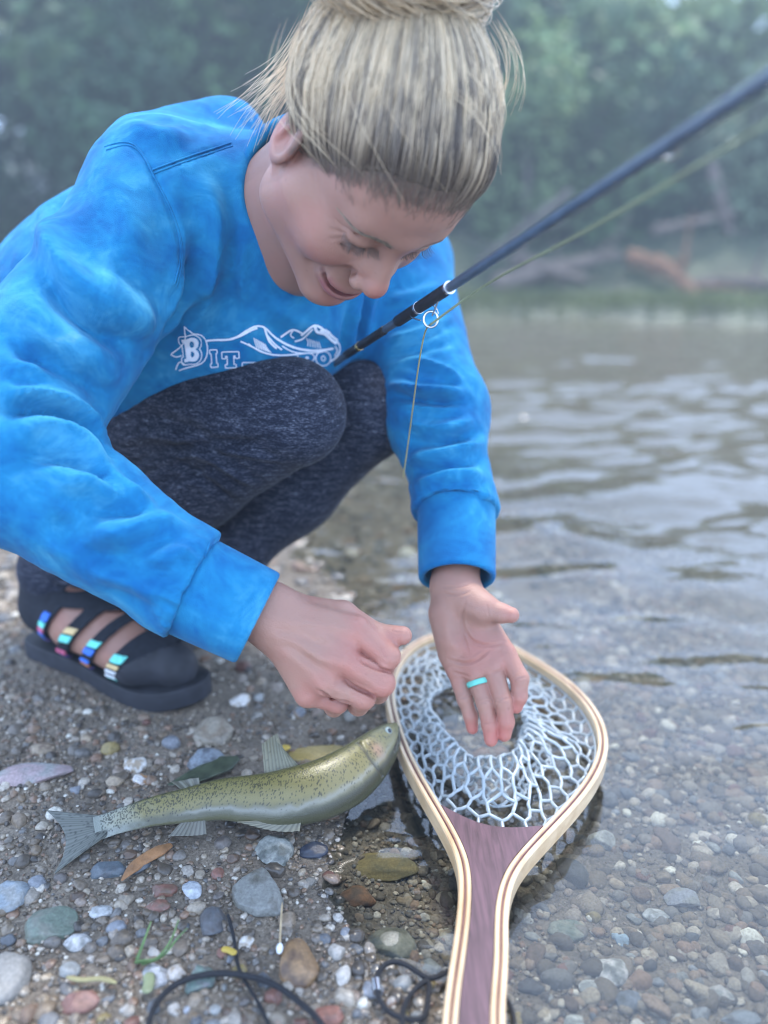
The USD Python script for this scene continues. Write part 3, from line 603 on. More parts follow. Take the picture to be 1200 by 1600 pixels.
HRX = ell((0, -.014, .043), (.074, .097, .086)); HRF = ell((0, .046, .050), (.058, .042, .048))
cran = U([HRX, HRF], .028)
HL_A = np.radians([0, 20, 38, 52, 62, 72, 82, 92, 105, 125, 150, 180]); HL_Z = np.array([.079, .077, .070, .050, .030, .012, -.006, .020, -.002, -.030, -.050, -.055])
def hairline(p): return np.interp(np.abs(np.arctan2(p[:, 0], p[:, 1] + .0)), HL_A, HL_Z)
skin, head_only = skin_mesh()
NAIL = [(621 + 10 * math.cos(t) * .97 - 3.2 * math.sin(t) * .2, 984.5 + 3.4 * math.sin(t) + 10 * math.cos(t) * .12) for t in np.linspace(0, 6.0, 14)]
CREASES = [(NAIL, .0007, -.0006), ([(700, 1030), (730, 1036), (768, 1012)], .0016, -.0014), ([(722, 968), (737, 1000), (770, 1008), (800, 1000)], .0016, -.0014), ([(728, 935), (722, 970), (732, 1022)], .0016, -.0012), ([(706, 1050), (735, 1057)], .0012, -.001), ([(740, 1063), (764, 1056)], .0012, -.001),
    ([(768, 1052), (786, 1046)], .0012, -.001), ([(718, 1090), (740, 1086)], .001, -.0007), ([(748, 1098), (770, 1094)], .001, -.0007), ([(775, 1096), (798, 1090)], .001, -.0007), ([(800, 1062), (824, 1058)], .001, -.0007), ([(752, 1130), (774, 1128)], .001, -.0006),
    ([(690, 925), (715, 930), (738, 922)], .0014, -.001), ([(688, 915), (715, 918), (740, 910)], .0012, -.0008), ([(760, 940), (764, 966)], .001, -.0006), ([(420, 978), (470, 996), (530, 1018)], .005, -.0016), ([(430, 1000), (470, 1020), (500, 1046)], .005, -.0014), ([(450, 965), (500, 975), (548, 984)], .004, .0012), ([(470, 1010), (500, 1030), (522, 1036)], .004, .001),
    ([(562, 1031), (590, 1045), (614, 1052)], .0020, -.0046), ([(540, 1064), (565, 1078), (590, 1088)], .0020, -.0044), ([(496, 1078), (520, 1090), (545, 1098)], .0019, -.0034), ([(578, 972), (586, 986)], .0009, -.0007), ([(584, 970), (592, 985)], .0009, -.0007), ([(590, 1010), (598, 1018), (604, 1032)], .001, -.0006),
    ([(546, 360), (532, 350), (520, 338)], .0016, -.0005), ([(544, 366), (528, 361), (512, 356)], .0016, -.0006), ([(544, 371), (528, 372), (512, 376)], .0016, -.0005)]
skin = ridges(skin, CREASES)
skin_n = vnormals(skin)
def blob(v, c, r): return np.exp(-((v - np.asarray(c)) ** 2).sum(1) / (r * r))
def skin_colours(v):
    """Flesh tones that belong to the skin: lips, cheeks, nose, ear, knuckles, finger pads."""
    base = np.array([.285, .148, .105]); red = np.array([.35, .110, .083]); lip = np.array([.23, .082, .076]); brow = np.array([.25, .155, .11])
    c = np.tile(base, (len(v), 1)); w = np.zeros(len(v))
    for s in (-1, 1):
        w += .45 * blob(v, head((s * .042, .066, -.026)), .022) + .35 * blob(v, head((s * .078, -.01, 0)), .03)
    w += .55 * blob(v, head((0, .116, -.026)), .015) + .45 * blob(v, head((0, .09, -.09)), .022)
    for k in range(4):
        w += .45 * blob(v, FJ['mcp'][k], .016) + .5 * blob(v, FJ['pip'][k], .014)
    for k in 'imrp': w += .75 * blob(v, HJ['tip'][k], .014) + .3 * blob(v, HJ['base'][k] , .016) + .25 * blob(v, HJ['dip'][k], .012)
    w += .5 * blob(v, P(629, 993, .748), .012) + .4 * blob(v, P(745, 1010, .86), .022) + .5 * blob(v, P(560, 1040, .74), .02) + .4 * blob(v, P(799, 961, .858), .014)
    n = fbm(v * 45, 3, 3) - .5; w = np.clip(w + n * .6, 0, 1)[:, None]
    c = c * (1 - w) + red * w
    q = (v - HC) @ HM
    wl = np.zeros(len(v))
    for x in np.linspace(-.024, .024, 13):
        wl = np.maximum(wl, np.maximum(np.exp(-((q - [x, .0975 - 14.0 * x * x, -.0620 + 7.6 * x * x]) ** 2).sum(1) / .0040 ** 2), np.exp(-((q - [x, .0960 - 14.0 * x * x, -.0750 + 8.6 * x * x]) ** 2).sum(1) / .0072 ** 2)))
    wl = np.clip(wl * 1.2, 0, 1)[:, None]; c = c * (1 - wl) + lip * wl
    wb = np.zeros(len(v))
    for s in (-1, 1):
        for t in np.linspace(0, 1, 9):
            wb = np.maximum(wb, np.exp(-((q - [s * (.012 + .036 * t), .0925 - .020 * t * t, .0295 + .010 * t - .012 * t * t]) ** 2).sum(1) / .0045 ** 2))
    wb = (.55 * wb)[:, None]; c = c * (1 - wb) + brow * wb
    zh = hairline(q); on = (np.abs(q).max(1) < .14) & (q[:, 1] > -.02); st = np.where(on, np.clip((q[:, 2] - zh + .002) / .013, 0, 1), 0) * np.clip(.55 + .9 * (noise(q * [420, 420, 60], 4) - .4), 0, 1)
    c = c * (1 - st[:, None]) + np.array([.10, .074, .058]) * st[:, None]
    inm = np.zeros(len(v))
    for x in np.linspace(-.031, .031, 15): inm = np.maximum(inm, np.exp(-((q - [x, .0925 - 14.0 * x * x, -.0665 + 8.0 * x * x]) ** 2).sum(1) / .0030 ** 2))
    inm = np.clip(inm * 1.3, 0, 1)[:, None] * .85; c = c * (1 - inm) + np.array([.10, .03, .03]) * inm
    ll_ = np.zeros(len(v))
    for s in (-1, 1):
        for dx in np.linspace(-.0160, .0185, 15): ll_ = np.maximum(ll_, np.exp(-((q - [s * (.0285 + dx), .0875 - 2.2 * dx * dx / .03, .0098 - .0045 * (1 - (dx / .016) ** 2)]) ** 2).sum(1) / .0019 ** 2))
    ll_ = np.clip(ll_ * 1.2, 0, 1)[:, None] * .75; c = c * (1 - ll_) + np.array([.055, .036, .032]) * ll_
    sun_spots = (noise(v * 260, 9) > .93)[:, None] * .18
    return c * (1 - sun_spots)
M('skin', {'a': ('attribute', {'attribute': 'tint'}), 'g': ('geometry', {}), 'n': ('noise_texture', {'scale': 900.0, 'detail': 3.0}), 'b': ('bump', {'strength': .7, 'distance': .0007}),
           'p': ('principled_bsdf', {'roughness': .46, 'specular_ior_level': .42, 'subsurface_weight': .12, 'subsurface_scale': .004, 'subsurface_radius': (1.0, .35, .2)})},
  [('a.color', 'p.base_color'), ('g.position', 'n.vector'), ('n.fac', 'b.height'), ('b.normal', 'p.normal')], 'p.BSDF')
part('body', skin, 'skin', person, attrs={'tint': skin_colours(np.array(skin.vertices))})

# --- sweatshirt
CR0, CR1 = P(303, 917, .752), P(404, 966, .757)           # right cuff: seam and edge
CL0, CL1 = P(713, 800, .945), P(714, 905, .905)
trunk = U([cone(HIP + [.02, .02, .06], (-.31, 1.07, .46), .15, .15), cone((-.31, 1.07, .46), (-.16, 1.03, .50), .15, .13), cone((-.16, 1.03, .50), NB + [-.01, .02, -.02], .13, .085),
           cone(P(240, 258, .90), P(350, 222, .97), .050, .05), ball(P(365, 435, 1.04), .12), ball(P(462, 470, 1.07), .105), cone(RS, NB, .072, .06), cone(LS, NB, .085, .07), ball(P(255, 540, 1.06), .10)], .05)
def sleeve(pts, rad, c0, c1):
    n = nrm(c1 - c0).astype(np.float32); c0 = c0.astype(np.float32); f = chain(pts, rad, .03)
    return lambda p: -smin(-f(p), -((p - c0) @ n), .003)
sleeve_r = sleeve([RS, RE + [.0, .0, .0], CR0, CR1], [.074, .073, .0455, .0455], CR0, CR1)
sleeve_l = sleeve([LS, LE, CL0, CL1], [.088, .058, .0430, .0430], CL0, CL1)
neck_hole = cone(P(470, 305, .90), P(492, 300, .80), .062, .066)
shirt_f = SM(SM(trunk, sleeve_r, .03), sleeve_l, .03)
shirt_f = SUB(shirt_f, cone(P(462, 305, .95), P(492, 300, .78), .056, .064), .01)
q = np.array([HIP, RS, RE, CR1, LS, LE, CL1, NB])
shirt0 = isosurface(shirt_f, q.min(0) - .17, q.max(0) + .16, .0042)
FOLDS = [([(150, 228), (205, 224), (238, 270), (268, 330), (283, 400), (272, 450), (250, 505)], .0035, -.0022), ([(240, 268), (300, 246), (372, 224)], .0035, -.0022),
    ([(85, 270), (70, 330), (90, 410), (150, 470), (215, 520)], .015, .007), ([(50, 390), (100, 465), (175, 525), (230, 548)], .010, -.007), ([(140, 430), (205, 480), (242, 520)], .015, .008),
    ([(20, 455), (60, 500), (120, 545), (200, 585)], .014, .006), ([(0, 520), (60, 560), (130, 600), (190, 630)], .009, -.005), ([(10, 570), (90, 592), (165, 640)], .010, .006),
    ([(0, 612), (60, 615), (130, 645), (172, 690)], .008, .007), ([(0, 640), (70, 638), (140, 676), (168, 706)], .006, -.006), ([(0, 690), (60, 668), (125, 690), (178, 742)], .010, .007),
    ([(20, 722), (90, 716), (165, 748), (210, 790)], .007, -.006), ([(60, 760), (130, 752), (200, 768), (252, 803)], .011, .006), ([(130, 808), (200, 798), (246, 796)], .008, -.005),
    ([(100, 852), (180, 836), (262, 818), (302, 842)], .013, .006), ([(200, 880), (260, 868), (312, 858)], .008, .004), ([(130, 890), (200, 905), (262, 940)], .010, .004), ([(60, 820), (120, 835), (170, 880)], .012, -.004),
    ([(300, 262), (335, 330), (330, 420), (290, 505)], .012, .006), ([(305, 400), (290, 460), (255, 525)], .011, -.009), ([(348, 430), (310, 500), (262, 545)], .010, .005), ([(386, 345), (378, 420), (382, 500)], .005, .002),
    ([(556, 470), (545, 512), (540, 552)], .006, .005), ([(588, 420), (565, 490), (552, 550)], .008, -.010), ([(420, 470), (470, 500), (520, 510)], .014, .004), ([(180, 175), (235, 205), (300, 210)], .013, .003), ([(100, 240), (150, 260), (200, 330), (205, 420)], .018, .004),
    ([(600, 532), (650, 520), (708, 492)], .006, .004), ([(596, 560), (650, 548), (716, 530)], .006, -.003), ([(605, 600), (660, 609), (731, 612)], .006, .007), ([(612, 616), (660, 624), (733, 628)], .005, -.006), ([(625, 652), (680, 668), (744, 655)], .007, .005),
    ([(628, 690), (690, 690), (750, 674)], .006, -.004), ([(626, 722), (690, 708), (757, 692)], .007, .006), ([(640, 762), (700, 744), (765, 742)], .007, .005), ([(650, 740), (700, 728), (760, 716)], .005, -.004), ([(652, 796), (705, 780), (768, 778)], .006, .004), ([(640, 560), (700, 580), (724, 600)], .006, .004), ([(590, 470), (650, 462), (700, 440)], .008, .004)]
for k in range(13):                                        # gathers where a sleeve runs into its cuff
    t = k / 12; a = np.array([330, 850]) * (1 - t) + np.array([275, 985]) * t; FOLDS.append(([tuple(a), tuple(a + np.array([-30 - 9 * (k % 3), -13 - 6 * (k % 2)]))], .0035, .0022))
    a = np.array([652, 800]) * (1 - t) + np.array([770, 800]) * t; FOLDS.append(([tuple(a), tuple(a + np.array([2, -22 - 10 * (k % 3)]))], .0035, .0020))
shirt = ridges(shirt0, [(a, w * .92, h * (1.8 if w > .0045 else 1.0)) for a, w, h in FOLDS])
_v = np.array(shirt.vertices); shirt = trimesh.Trimesh(_v + vnormals(shirt) * ((fbm(_v * 22, 3, 5) - .5) * .006 + (fbm(_v * 60, 2, 8) - .5) * .0022)[:, None], shirt.faces, process=False)
M('tie_dye', {'g': ('geometry', {}), 'n': ('noise_texture', {'scale': 9.0, 'detail': 5.0, 'roughness': .62, 'distortion': .7}), 'n2': ('noise_texture', {'scale': 24.0, 'detail': 4.0, 'roughness': .7, 'distortion': 1.2}),
              'r': ('rgb_ramp', {'ramp': [(.27, (.001, .056, .180)), (.43, (.004, .104, .255)), (.54, (.010, .158, .307)), (.65, (.045, .245, .385)), (.76, (.16, .36, .47))]}),
              'm': ('mix_float', {'fac': .35}), 'w': ('noise_texture', {'scale': 950.0, 'detail': 3.0}), 'b': ('bump', {'strength': .6, 'distance': .0010}),
              'p': ('principled_bsdf', {'roughness': .92, 'specular_ior_level': .15, 'sheen_weight': .10, 'sheen_roughness': .45, 'sheen_tint': (.55, .8, 1.0)})},
  [('g.position', 'n.vector'), ('g.position', 'n2.vector'), ('g.position', 'w.vector'), ('n.fac', 'm.a'), ('n2.fac', 'm.b'), ('m.result', 'r.fac'), ('r.color', 'p.base_color'), ('w.fac', 'b.height'), ('b.normal', 'p.normal')], 'p.BSDF')
sweatshirt = part('sweatshirt', shirt, 'tie_dye', person, label='blue tie-dye sweatshirt with a white mountain print')
def shell_tube(c0, c1, r0, r1, th):
    f = cone(c0 - (c1 - c0) * .6, c1 + (c1 - c0) * .6, r0 + (r0 - r1) * .6, r1 - (r0 - r1) * .6); n = nrm(c1 - c0).astype(np.float32)
    def g(p):
        d = np.abs(f(p)) - th
        return -smin(-smin(d, d, .0001), -np.maximum((p - c1.astype(np.float32)) @ n, -((p - c0.astype(np.float32)) @ n)), .004)
    return g
for c0, c1, r0, r1 in ((CR0 - nrm(CR1 - CR0) * .004, CR1, .0435, .0415), (CL0 - nrm(CL1 - CL0) * .004, CL1, .0410, .0385)):
    q = np.array([c0, c1])
    part('cuff', isosurface(shell_tube(c0, c1, r0, r1, .0035), q.min(0) - .06, q.max(0) + .06, .0024), 'tie_dye', sweatshirt)
for nm_, pl in (('armhole_seam', [(165, 232), (205, 226), (238, 270), (268, 330), (283, 400), (274, 446)]), ('shoulder_seam', [(240, 268), (300, 246), (362, 226)]), ('cuff_seam', [(329, 849), (318, 880), (300, 920), (286, 955), (274, 984)])):
    for o in (-2.6, 2.6):
        pth = trace(shirt, [(x + o * .5, y + o) for x, y in pl], 40, .0002)
        if len(pth) > 8: part(nm_, tube(spline(pth, 60), .0010, 6), 'tie_dye', sweatshirt)
# ribbed collar round the neck
ca = nrm(P(492, 300, .80) - P(466, 305, .95)); cu = nrm(np.cross(ca, [0, 0, 1])); cv = np.cross(ca, cu)
CC = P(484, 303, .868)
ring = np.array([CC + .0715 * (math.cos(t) * cu + math.sin(t) * cv) + ca * .004 * math.cos(2 * t) for t in np.arange(96) * 2 * np.pi / 96])
part('collar', sweep(ring, circ(.0075, 14, .0155), True, up=ca), 'tie_dye', sweatshirt)

# --- leggings
legs = U([cone(HIP + [.0, .0, -.02], RH, .125, .105), cone(HIP, LH, .12, .10), cone(RH, RK, .092, .062)], .03)
calf = lambda k, a, s: chain([k, k + (a - k) * .35 + np.array([-.012, .012, -.012]), k + (a - k) * .75, a, a + [-.005, .0, -.012]], [.058, .056 * s, .043 * s, .041, .042], .03)
legs = SM(legs, calf(RK, RA, 1.06), .004)
legs = SM(legs, SM(cone(LH, LK, .092, .062), calf(LK, LA, 1.0), .012), .008)
q = np.array([HIP, RH, LH, RK, LK, RA, LA])
leg_mesh = isosurface(legs, q.min(0) - [.14, .14, .06], q.max(0) + .14, .004)
LEGFOLDS = [([(185, 752), (250, 722), (330, 702)], .006, .004), ([(250, 704), (330, 694), (425, 690)], .006, -.003), ([(285, 698), (350, 728), (400, 762)], .007, .004), ([(270, 716), (320, 750), (370, 790)], .007, -.003), ([(300, 690), (370, 705), (440, 720)], .006, .003), ([(200, 640), (290, 668), (340, 690)], .010, -.003), ([(210, 770), (290, 742), (350, 722)], .006, -.003), ([(180, 690), (240, 680), (310, 690)], .008, .003)] + [([(85, 905 + 9 * k), (115, 912 + 9 * k), (150, 922 + 9 * k)], .004, .003 * (-1) ** k) for k in range(6)]
leg_mesh = ridges(leg_mesh, [(a, w * .85, h * 1.8) for a, w, h in LEGFOLDS])
M('heather', {'g': ('geometry', {}), 'm': ('mapping', {'rotation': (0, .35, 0), 'scale': (260, 260, 1100)}), 'n': ('noise_texture', {'scale': 1.0, 'detail': 3.0, 'roughness': .75}),
              'm2': ('mapping', {'rotation': (0, .35, 0), 'scale': (60, 60, 300)}), 'n2': ('noise_texture', {'scale': 1.0, 'detail': 3.0}), 'x': ('mix_float', {'fac': .3}),
              'r': ('rgb_ramp', {'ramp': [(.42, (.005, .007, .015)), (.51, (.013, .016, .029)), (.59, (.060, .066, .086)), (.68, (.165, .175, .205))]}), 'b': ('bump', {'strength': .3, 'distance': .0006}),
              'p': ('principled_bsdf', {'roughness': .85, 'specular_ior_level': .2, 'sheen_weight': .04, 'sheen_roughness': .4})},
  [('g.position', 'm.vector'), ('m.vector', 'n.vector'), ('g.position', 'm2.vector'), ('m2.vector', 'n2.vector'), ('n.fac', 'x.a'), ('n2.fac', 'x.b'), ('x.result', 'r.fac'), ('r.color', 'p.base_color'), ('n.fac', 'b.height'), ('b.normal', 'p.normal')], 'p.BSDF')
part('leggings', leg_mesh, 'heather', person, label='dark heather leggings')

# --- hair
def hair_f(p):
    g = (hairline(p) + .012 - p[:, 2]) * .8
    off = .0006 + .0094 * np.clip(-g / .040, 0, 1)
    return -smin(-(cran(p) - off), -g, .004)
hair_local = isosurface(hair_f, (-.10, -.14, -.08), (.10, .12, .15), .0022)
to_world = lambda m: trimesh.Trimesh(head(m.vertices), m.faces, process=False)
M('hair_strand', {'a': ('attribute', {'attribute': 'tint'}), 'p': ('principled_bsdf', {'roughness': .36, 'specular_ior_level': .55})}, [('a.color', 'p.base_color')], 'p.BSDF')
HTONE = {'dark': [(.095, .070, .055), (.075, .056, .044), (.13, .10, .072), (.21, .16, .11)], 'mid': [(.105, .078, .062), (.13, .10, .074), (.34, .265, .18), (.44, .35, .235)],
         'light': [(.125, .094, .074), (.28, .210, .14), (.68, .525, .33), (.76, .60, .385)], 'gold': [(.50, .37, .22), (.58, .43, .25), (.62, .46, .28), (.60, .45, .28)]}
def hair_curves(name, lines, width, tones, parent, **kw):
    c = curves(name, lines, width, 'hair_strand', parent, kind='stuff', taper='hair', **kw)
    col = []
    for l, (k, shift) in zip(lines, tones):
        t = np.clip(np.linspace(0, 1, len(l)) * shift, 0, 1)
        col.append(np.stack([np.interp(t, [.0, .16, .42, 1], [x[j] for x in HTONE[k]]) for j in range(3)], 1))
    UsdGeom.PrimvarsAPI(c).CreatePrimvar('tint', Sdf.ValueTypeNames.Color3fArray, 'vertex').Set(Vt.Vec3fArray.FromNumpy(np.vstack(col).astype(np.float32)))
    return c
plain('scalp_hair', (.075, .052, .038), .6, .3, .3, 120)
hair = part('hair', to_world(hair_local), 'scalp_hair', person, label='blonde hair with dark roots, pulled up into a messy bun')
BUN = np.array([.004, -.076, .094])
rng = np.random.default_rng(11)
C0 = np.array([0, -.010, .040])
def surface_r(d):
    r = np.full(len(d), .16)
    for _ in range(14): r = r - (cran((C0 + r[:, None] * d).astype(np.float32)) - .0095) * .9
    return r
def strands(n, seed):
    rng = np.random.default_rng(seed)
    pts, fi = trimesh.sample.sample_surface(hair_local, n * 5, seed=seed)
    pts = pts[cran(pts.astype(np.float32)) > .0004]
    g = hairline(pts) - pts[:, 2]
    pts = pts + 0
    front = g > -.02
    pts[:, 2] = pts[:, 2] - np.where(front, np.minimum(rng.gamma(2.2, .0055, len(pts)), .019), 0)
    dirs = nrm(pts - C0); rr_ = surface_r(dirs) - .0088; pts = np.where(front[:, None], C0 + dirs * rr_[:, None], pts)
    wgt = np.exp(np.minimum(g, 0) / .018) ; keep = rng.random(len(pts)) < np.clip(.16 + wgt, 0, 1); pts, g = pts[keep][:n], g[keep][:n]
    d0 = nrm(pts - C0); db = nrm(BUN - C0)
    ncl = 420
    cid = cKDTree(d0[:ncl]).query(d0)[1]
    tone = rng.random(ncl)[cid] * .62 + rng.random(len(d0)) * .38
    pull = .45
    lines = []
    S = np.linspace(0, 1, 16)
    ang = np.arccos(np.clip(d0 @ db, -1, 1)); sw = rng.normal(0, .05, len(d0))
    D = []
    for s in S:
        a = np.sin((1 - s) * ang)[:, None] * d0 + np.sin(s * ang)[:, None] * db
        side = nrm(np.cross(d0, db)); a = nrm(a) + side * (sw * np.sin(np.pi * s) * .5)[:, None]
        D.append(nrm(a))
    D = np.array(D)
    for i, s in enumerate(S):                                   # strands of a lock draw together between root and bun
        ctr = D[i][cid]; k = pull * math.sin(math.pi * min(1, s * 1.1)); D[i] = nrm(D[i] * (1 - k) + ctr * k)
    lift = rng.gamma(2.0, .0009, len(d0)) + .0010 * rng.random(ncl)[cid]
    X = []
    for i, s in enumerate(S):
        r = surface_r(D[i]); base = np.linalg.norm(pts - C0, axis=1)
        r = r * min(1, s * 6) + base * (1 - min(1, s * 6)) if s < 1 / 6 else r
        X.append(C0 + D[i] * (r + (lift + .0035 * np.sin(np.pi * s) * rng.random()) * min(1, .06 + s * 3.2))[:, None])
    X = np.stack(X, 1)
    return X, tone
X, tone = strands(16000, 5)
hair_curves('strands', [head(x) for x in X], .00050, [('dark' if t < .25 else 'mid' if t < .45 else 'light', rng.uniform(.7, 1.9)) for t in tone], hair)
# the bun: loops of hair wound round a core
bc = np.array([.022, -.114, .122])
bun_core = ell(bc, (.062, .050, .036))
part('bun', to_world(isosurface(bun_core, bc - .09, bc + .09, .004)), 'scalp_hair', hair)
BL = []
for i in range(2600):
    ax = nrm(rng.normal(0, .35, 3) + [0, -.35, 1]); u = nrm(np.cross(ax, rng.normal(size=3))); w = np.cross(ax, u)
    h = rng.uniform(-.034, .034); R = .086 * math.sqrt(max(.1, 1 - (h / .046) ** 2)) * rng.uniform(.75, 1.05)
    t = np.linspace(0, rng.uniform(2.2, 4.2), 18) + rng.uniform(0, 6.28)
    wob = 1 + .06 * np.sin(t * rng.uniform(1, 3) + rng.uniform(0, 6))
    p = bc + ax * h + (R * wob)[:, None] * (np.cos(t)[:, None] * u + np.sin(t)[:, None] * w) * [1.05, .9, .8]
    BL.append(head(p))
hair_curves('bun_strands', BL, .0008, [(rng.choice(['gold', 'gold', 'light', 'mid']), 1.6) for _ in BL], hair)
# fine short hairs along the hairline
rb = np.random.default_rng(23); BB = []
for i in range(800):
    a_ = rb.uniform(-1.7, 1.7); z_ = float(np.interp(abs(a_), HL_A, HL_Z)) - rb.gamma(2, .0040) + .004
    d_ = np.array([math.sin(a_), math.cos(a_), 0]) * .085 + [0, 0, z_] - C0; d_ = nrm(d_); db_ = nrm(BUN - C0); L_ = rb.uniform(.08, .26); sw_ = nrm(np.cross(d_, db_)) * rb.normal(0, .25)
    ds = nrm(np.array([d_ + (db_ - d_ + sw_) * t * L_ for t in np.linspace(0, 1, 6)])); r_ = surface_r(ds) - .0088
    BB.append(head(C0 + ds * (r_ + .0012 * np.linspace(0, 1, 6) ** 1.5)[:, None]))
hair_curves('baby_hair', BB, .00026, [(rb.choice(['dark', 'mid', 'mid']), .5) for _ in BB], hair)
# loose wisps: over the ear, at the nape, out of the bun
W = []
def wisps(n, px, d, spread, seed):
    r = np.random.default_rng(seed)
    for i in range(n):
        o = r.normal(0, spread, 2); e = r.normal(0, spread * 1.3, 2); dd = r.normal(0, .006)
        pp = [P(x + o[0] + (e[0]) * t, y + o[1] + e[1] * t, z + dd) for (x, y), z, t in zip(px, d, np.linspace(0, 1, len(px)))]
        W.append(spline(pp, 20))
wisps(11, [(470, 40), (452, 110), (475, 190), (520, 235), (556, 275)], [.668, .662, .652, .655, .678], 17, 1)
wisps(4, [(540, 30), (545, 110), (580, 190), (620, 255), (652, 300)], [.645, .628, .624, .638, .658], 22, 2)
wisps(60, [(500, 20), (470, 80), (430, 130), (390, 160)], [.74, .77, .80, .83], 14, 3)
wisps(40, [(480, 60), (450, 120), (415, 165), (395, 200)], [.75, .78, .81, .83], 12, 4)
wisps(14, [(770, 30), (796, 80), (798, 130), (784, 165)], [.68, .69, .70, .72], 8, 6)
wisps(5, [(690, 120), (745, 180), (770, 240), (768, 285)], [.62, .63, .65, .68], 20, 7)
hair_curves('wisps', W, .00042, [(rng.choice(['gold', 'light']), 3.0) for _ in W], hair)

# --- eyelashes
def face_pt(x, z):
    """Points of the face at the given places across and up."""
    p = np.stack([x, np.full(len(x), .13), z], 1).astype(np.float32)
    for _ in range(40): p[:, 1] -= hf(p) * .8
    return p.astype(float)
LA_, BR_ = [], []; rb = np.random.default_rng(31)
for sd in (-1, 1):
    x = np.linspace(-.0155, .0175, 46); z = .0100 - .0045 * (1 - (x / .016) ** 2)
    r0 = face_pt(sd * (.0285 + x), z + .0006)
    for k in range(46):
        o = np.array([sd * (.0008 + .10 * x[k]), .0046, -.0030]) * rb.uniform(.8, 1.2); e = np.array([sd * (.0020 + .20 * x[k]), .0082, -.0026]) * rb.uniform(.8, 1.2)
        LA_.append(head(spline([r0[k], r0[k] + o, r0[k] + e], 6)))
    t = rb.uniform(0, 1, 190); bx = .011 + .038 * t; bz = .0285 + .011 * t - .013 * t * t + rb.normal(0, .0016, 190) * (1 - .5 * t)
    q0 = face_pt(sd * bx, bz); q1 = face_pt(sd * (bx + .0035 + .002 * t), bz + .0022 * (1 - 1.5 * t)); q2 = face_pt(sd * (bx + .0065 + .003 * t), bz + .0028 * (1 - 2.0 * t))
    for k in range(190): BR_.append(head(np.array([q0[k], q1[k] + [0, .0006, 0], q2[k] + [0, .0008, 0]])))
hair_curves('eyelashes', LA_, .00042, [('dark', .3)] * len(LA_), person)
hair_curves('eyebrows', BR_, .00030, [(rb.choice(['dark', 'mid']), .6) for _ in BR_], person)

# --- the sandal
UP_ = nrm([0, 0, 1])
outl = np.array([(0.0, 0), (.006, .026), (.03, .036), (.08, .037), (.13, .040), (.19, .052), (.235, .056), (.275, .046), (.300, .018), (.302, -.012), (.280, -.038), (.235, -.048), (.18, -.044), (.12, -.034), (.06, -.034), (.02, -.030), (.004, -.018)]) * [k_ * .97, .88]
outl = spline(outl, 90, True)
def sole_mesh(z0, z1, grow):
    v = []
    pr = [(-.004, z0), (0, z0 + .004), (0, z1 - .003), (-.003, z1)]
    c = outl.mean(0); ring_ = []
    nr = nrm(np.stack([np.roll(outl, -1, 0)[:, 1] - np.roll(outl, 1, 0)[:, 1], -(np.roll(outl, -1, 0)[:, 0] - np.roll(outl, 1, 0)[:, 0])], 1))
    if ((outl - c) * nr).sum() < 0: nr = -nr
    for o, z in pr:
        toe = np.clip((outl[:, 0] / FLEN - .72) / .28, 0, 1) ** 2 * .012
        ring_.append(np.c_[outl + nr * (o + grow), np.full(len(outl), z) + toe])
    k = len(outl); v = np.vstack(ring_ + [[[*c, z0]], [[*c, z1]]]); f = []
    for r in range(3):
        for j in range(k):
            a, b = r * k + j, r * k + (j + 1) % k; f += [(a, b, b + k), (a, b + k, a + k)]
    for j in range(k): f += [(4 * k, (j + 1) % k, j), (4 * k + 1, 3 * k + j, 3 * k + (j + 1) % k)]
    m = trimesh.Trimesh(v, f, process=False)
    if m.volume < 0: m.invert()
    return trimesh.Trimesh(fw_(m.vertices), m.faces, process=False)
plain('black_rubber', (.018, .019, .024), .62, .35, .3, 60, .0006, 500)
plain('black_webbing', (.012, .014, .020), .8, .25, .3, 200, .0005, 1500)
for nm, c in (('strap_blue', (.05, .16, .55)), ('strap_mint', (.16, .62, .52)), ('strap_pink', (.55, .12, .20)), ('strap_orange', (.55, .22, .09)), ('strap_tan', (.62, .45, .22)), ('strap_white', (.65, .66, .66)), ('strap_purple', (.16, .11, .36))):
    plain(nm, c, .75, .25, .15, 300, .0004, 1500)
UsdGeom.Xform.Define(stage, str(person.GetPath()) + '/sandal')
sandal = UsdGeom.Xform.Get(stage, str(person.GetPath()) + '/sandal'); tag(sandal, 'black sport sandal with colourful webbing straps')
GZ = -.012
part('sole', sole_mesh(GZ - .004, GZ + .024, .002), 'black_rubber', sandal)
# upper: a shell over the foot with openings at the outer side
sl = lambda p: ((p - FO.astype(np.float32)) @ FM.astype(np.float32) / k_).astype(np.float32)
def shell(t0, t1): return lambda q: np.abs(foot_l(q) - (t0 + t1) / 2) - (t1 - t0) / 2
def slab(a, b, w):                      # between two upright planes across the foot: a, b = along at the outer edge, along at the top
    def f(q):
        t = np.clip((q[:, 2] - .018) / .05, -.3, 1.4); c = a + (b - a) * t
        return np.abs(q[:, 0] - c) - w
    return f
STR = [(.056, .087, .0080), (.101, .136, .0095), (.147, .182, .0095), (.194, .226, .0100)]
OPEN = [(.078, .112, .0135), (.124, .160, .0120), (.170, .204, .0125)]
def upper(q):
    d = np.maximum(shell(.001, .0055)(q), -(q[:, 2] - .012)); d = np.maximum(d, q[:, 2] - .098 + .10 * np.clip(.07 - q[:, 0], 0, .05) * 6 * .1)
    for a, b, w in OPEN:
        hole = np.maximum(np.maximum(slab(a, b, w)(q), -(q[:, 1] - .006 - (q[:, 2] - .04) * -.1)), np.maximum(q[:, 2] - .084, .015 - q[:, 2]))
        d = -smin(-d, hole, .004)
    return d * .8
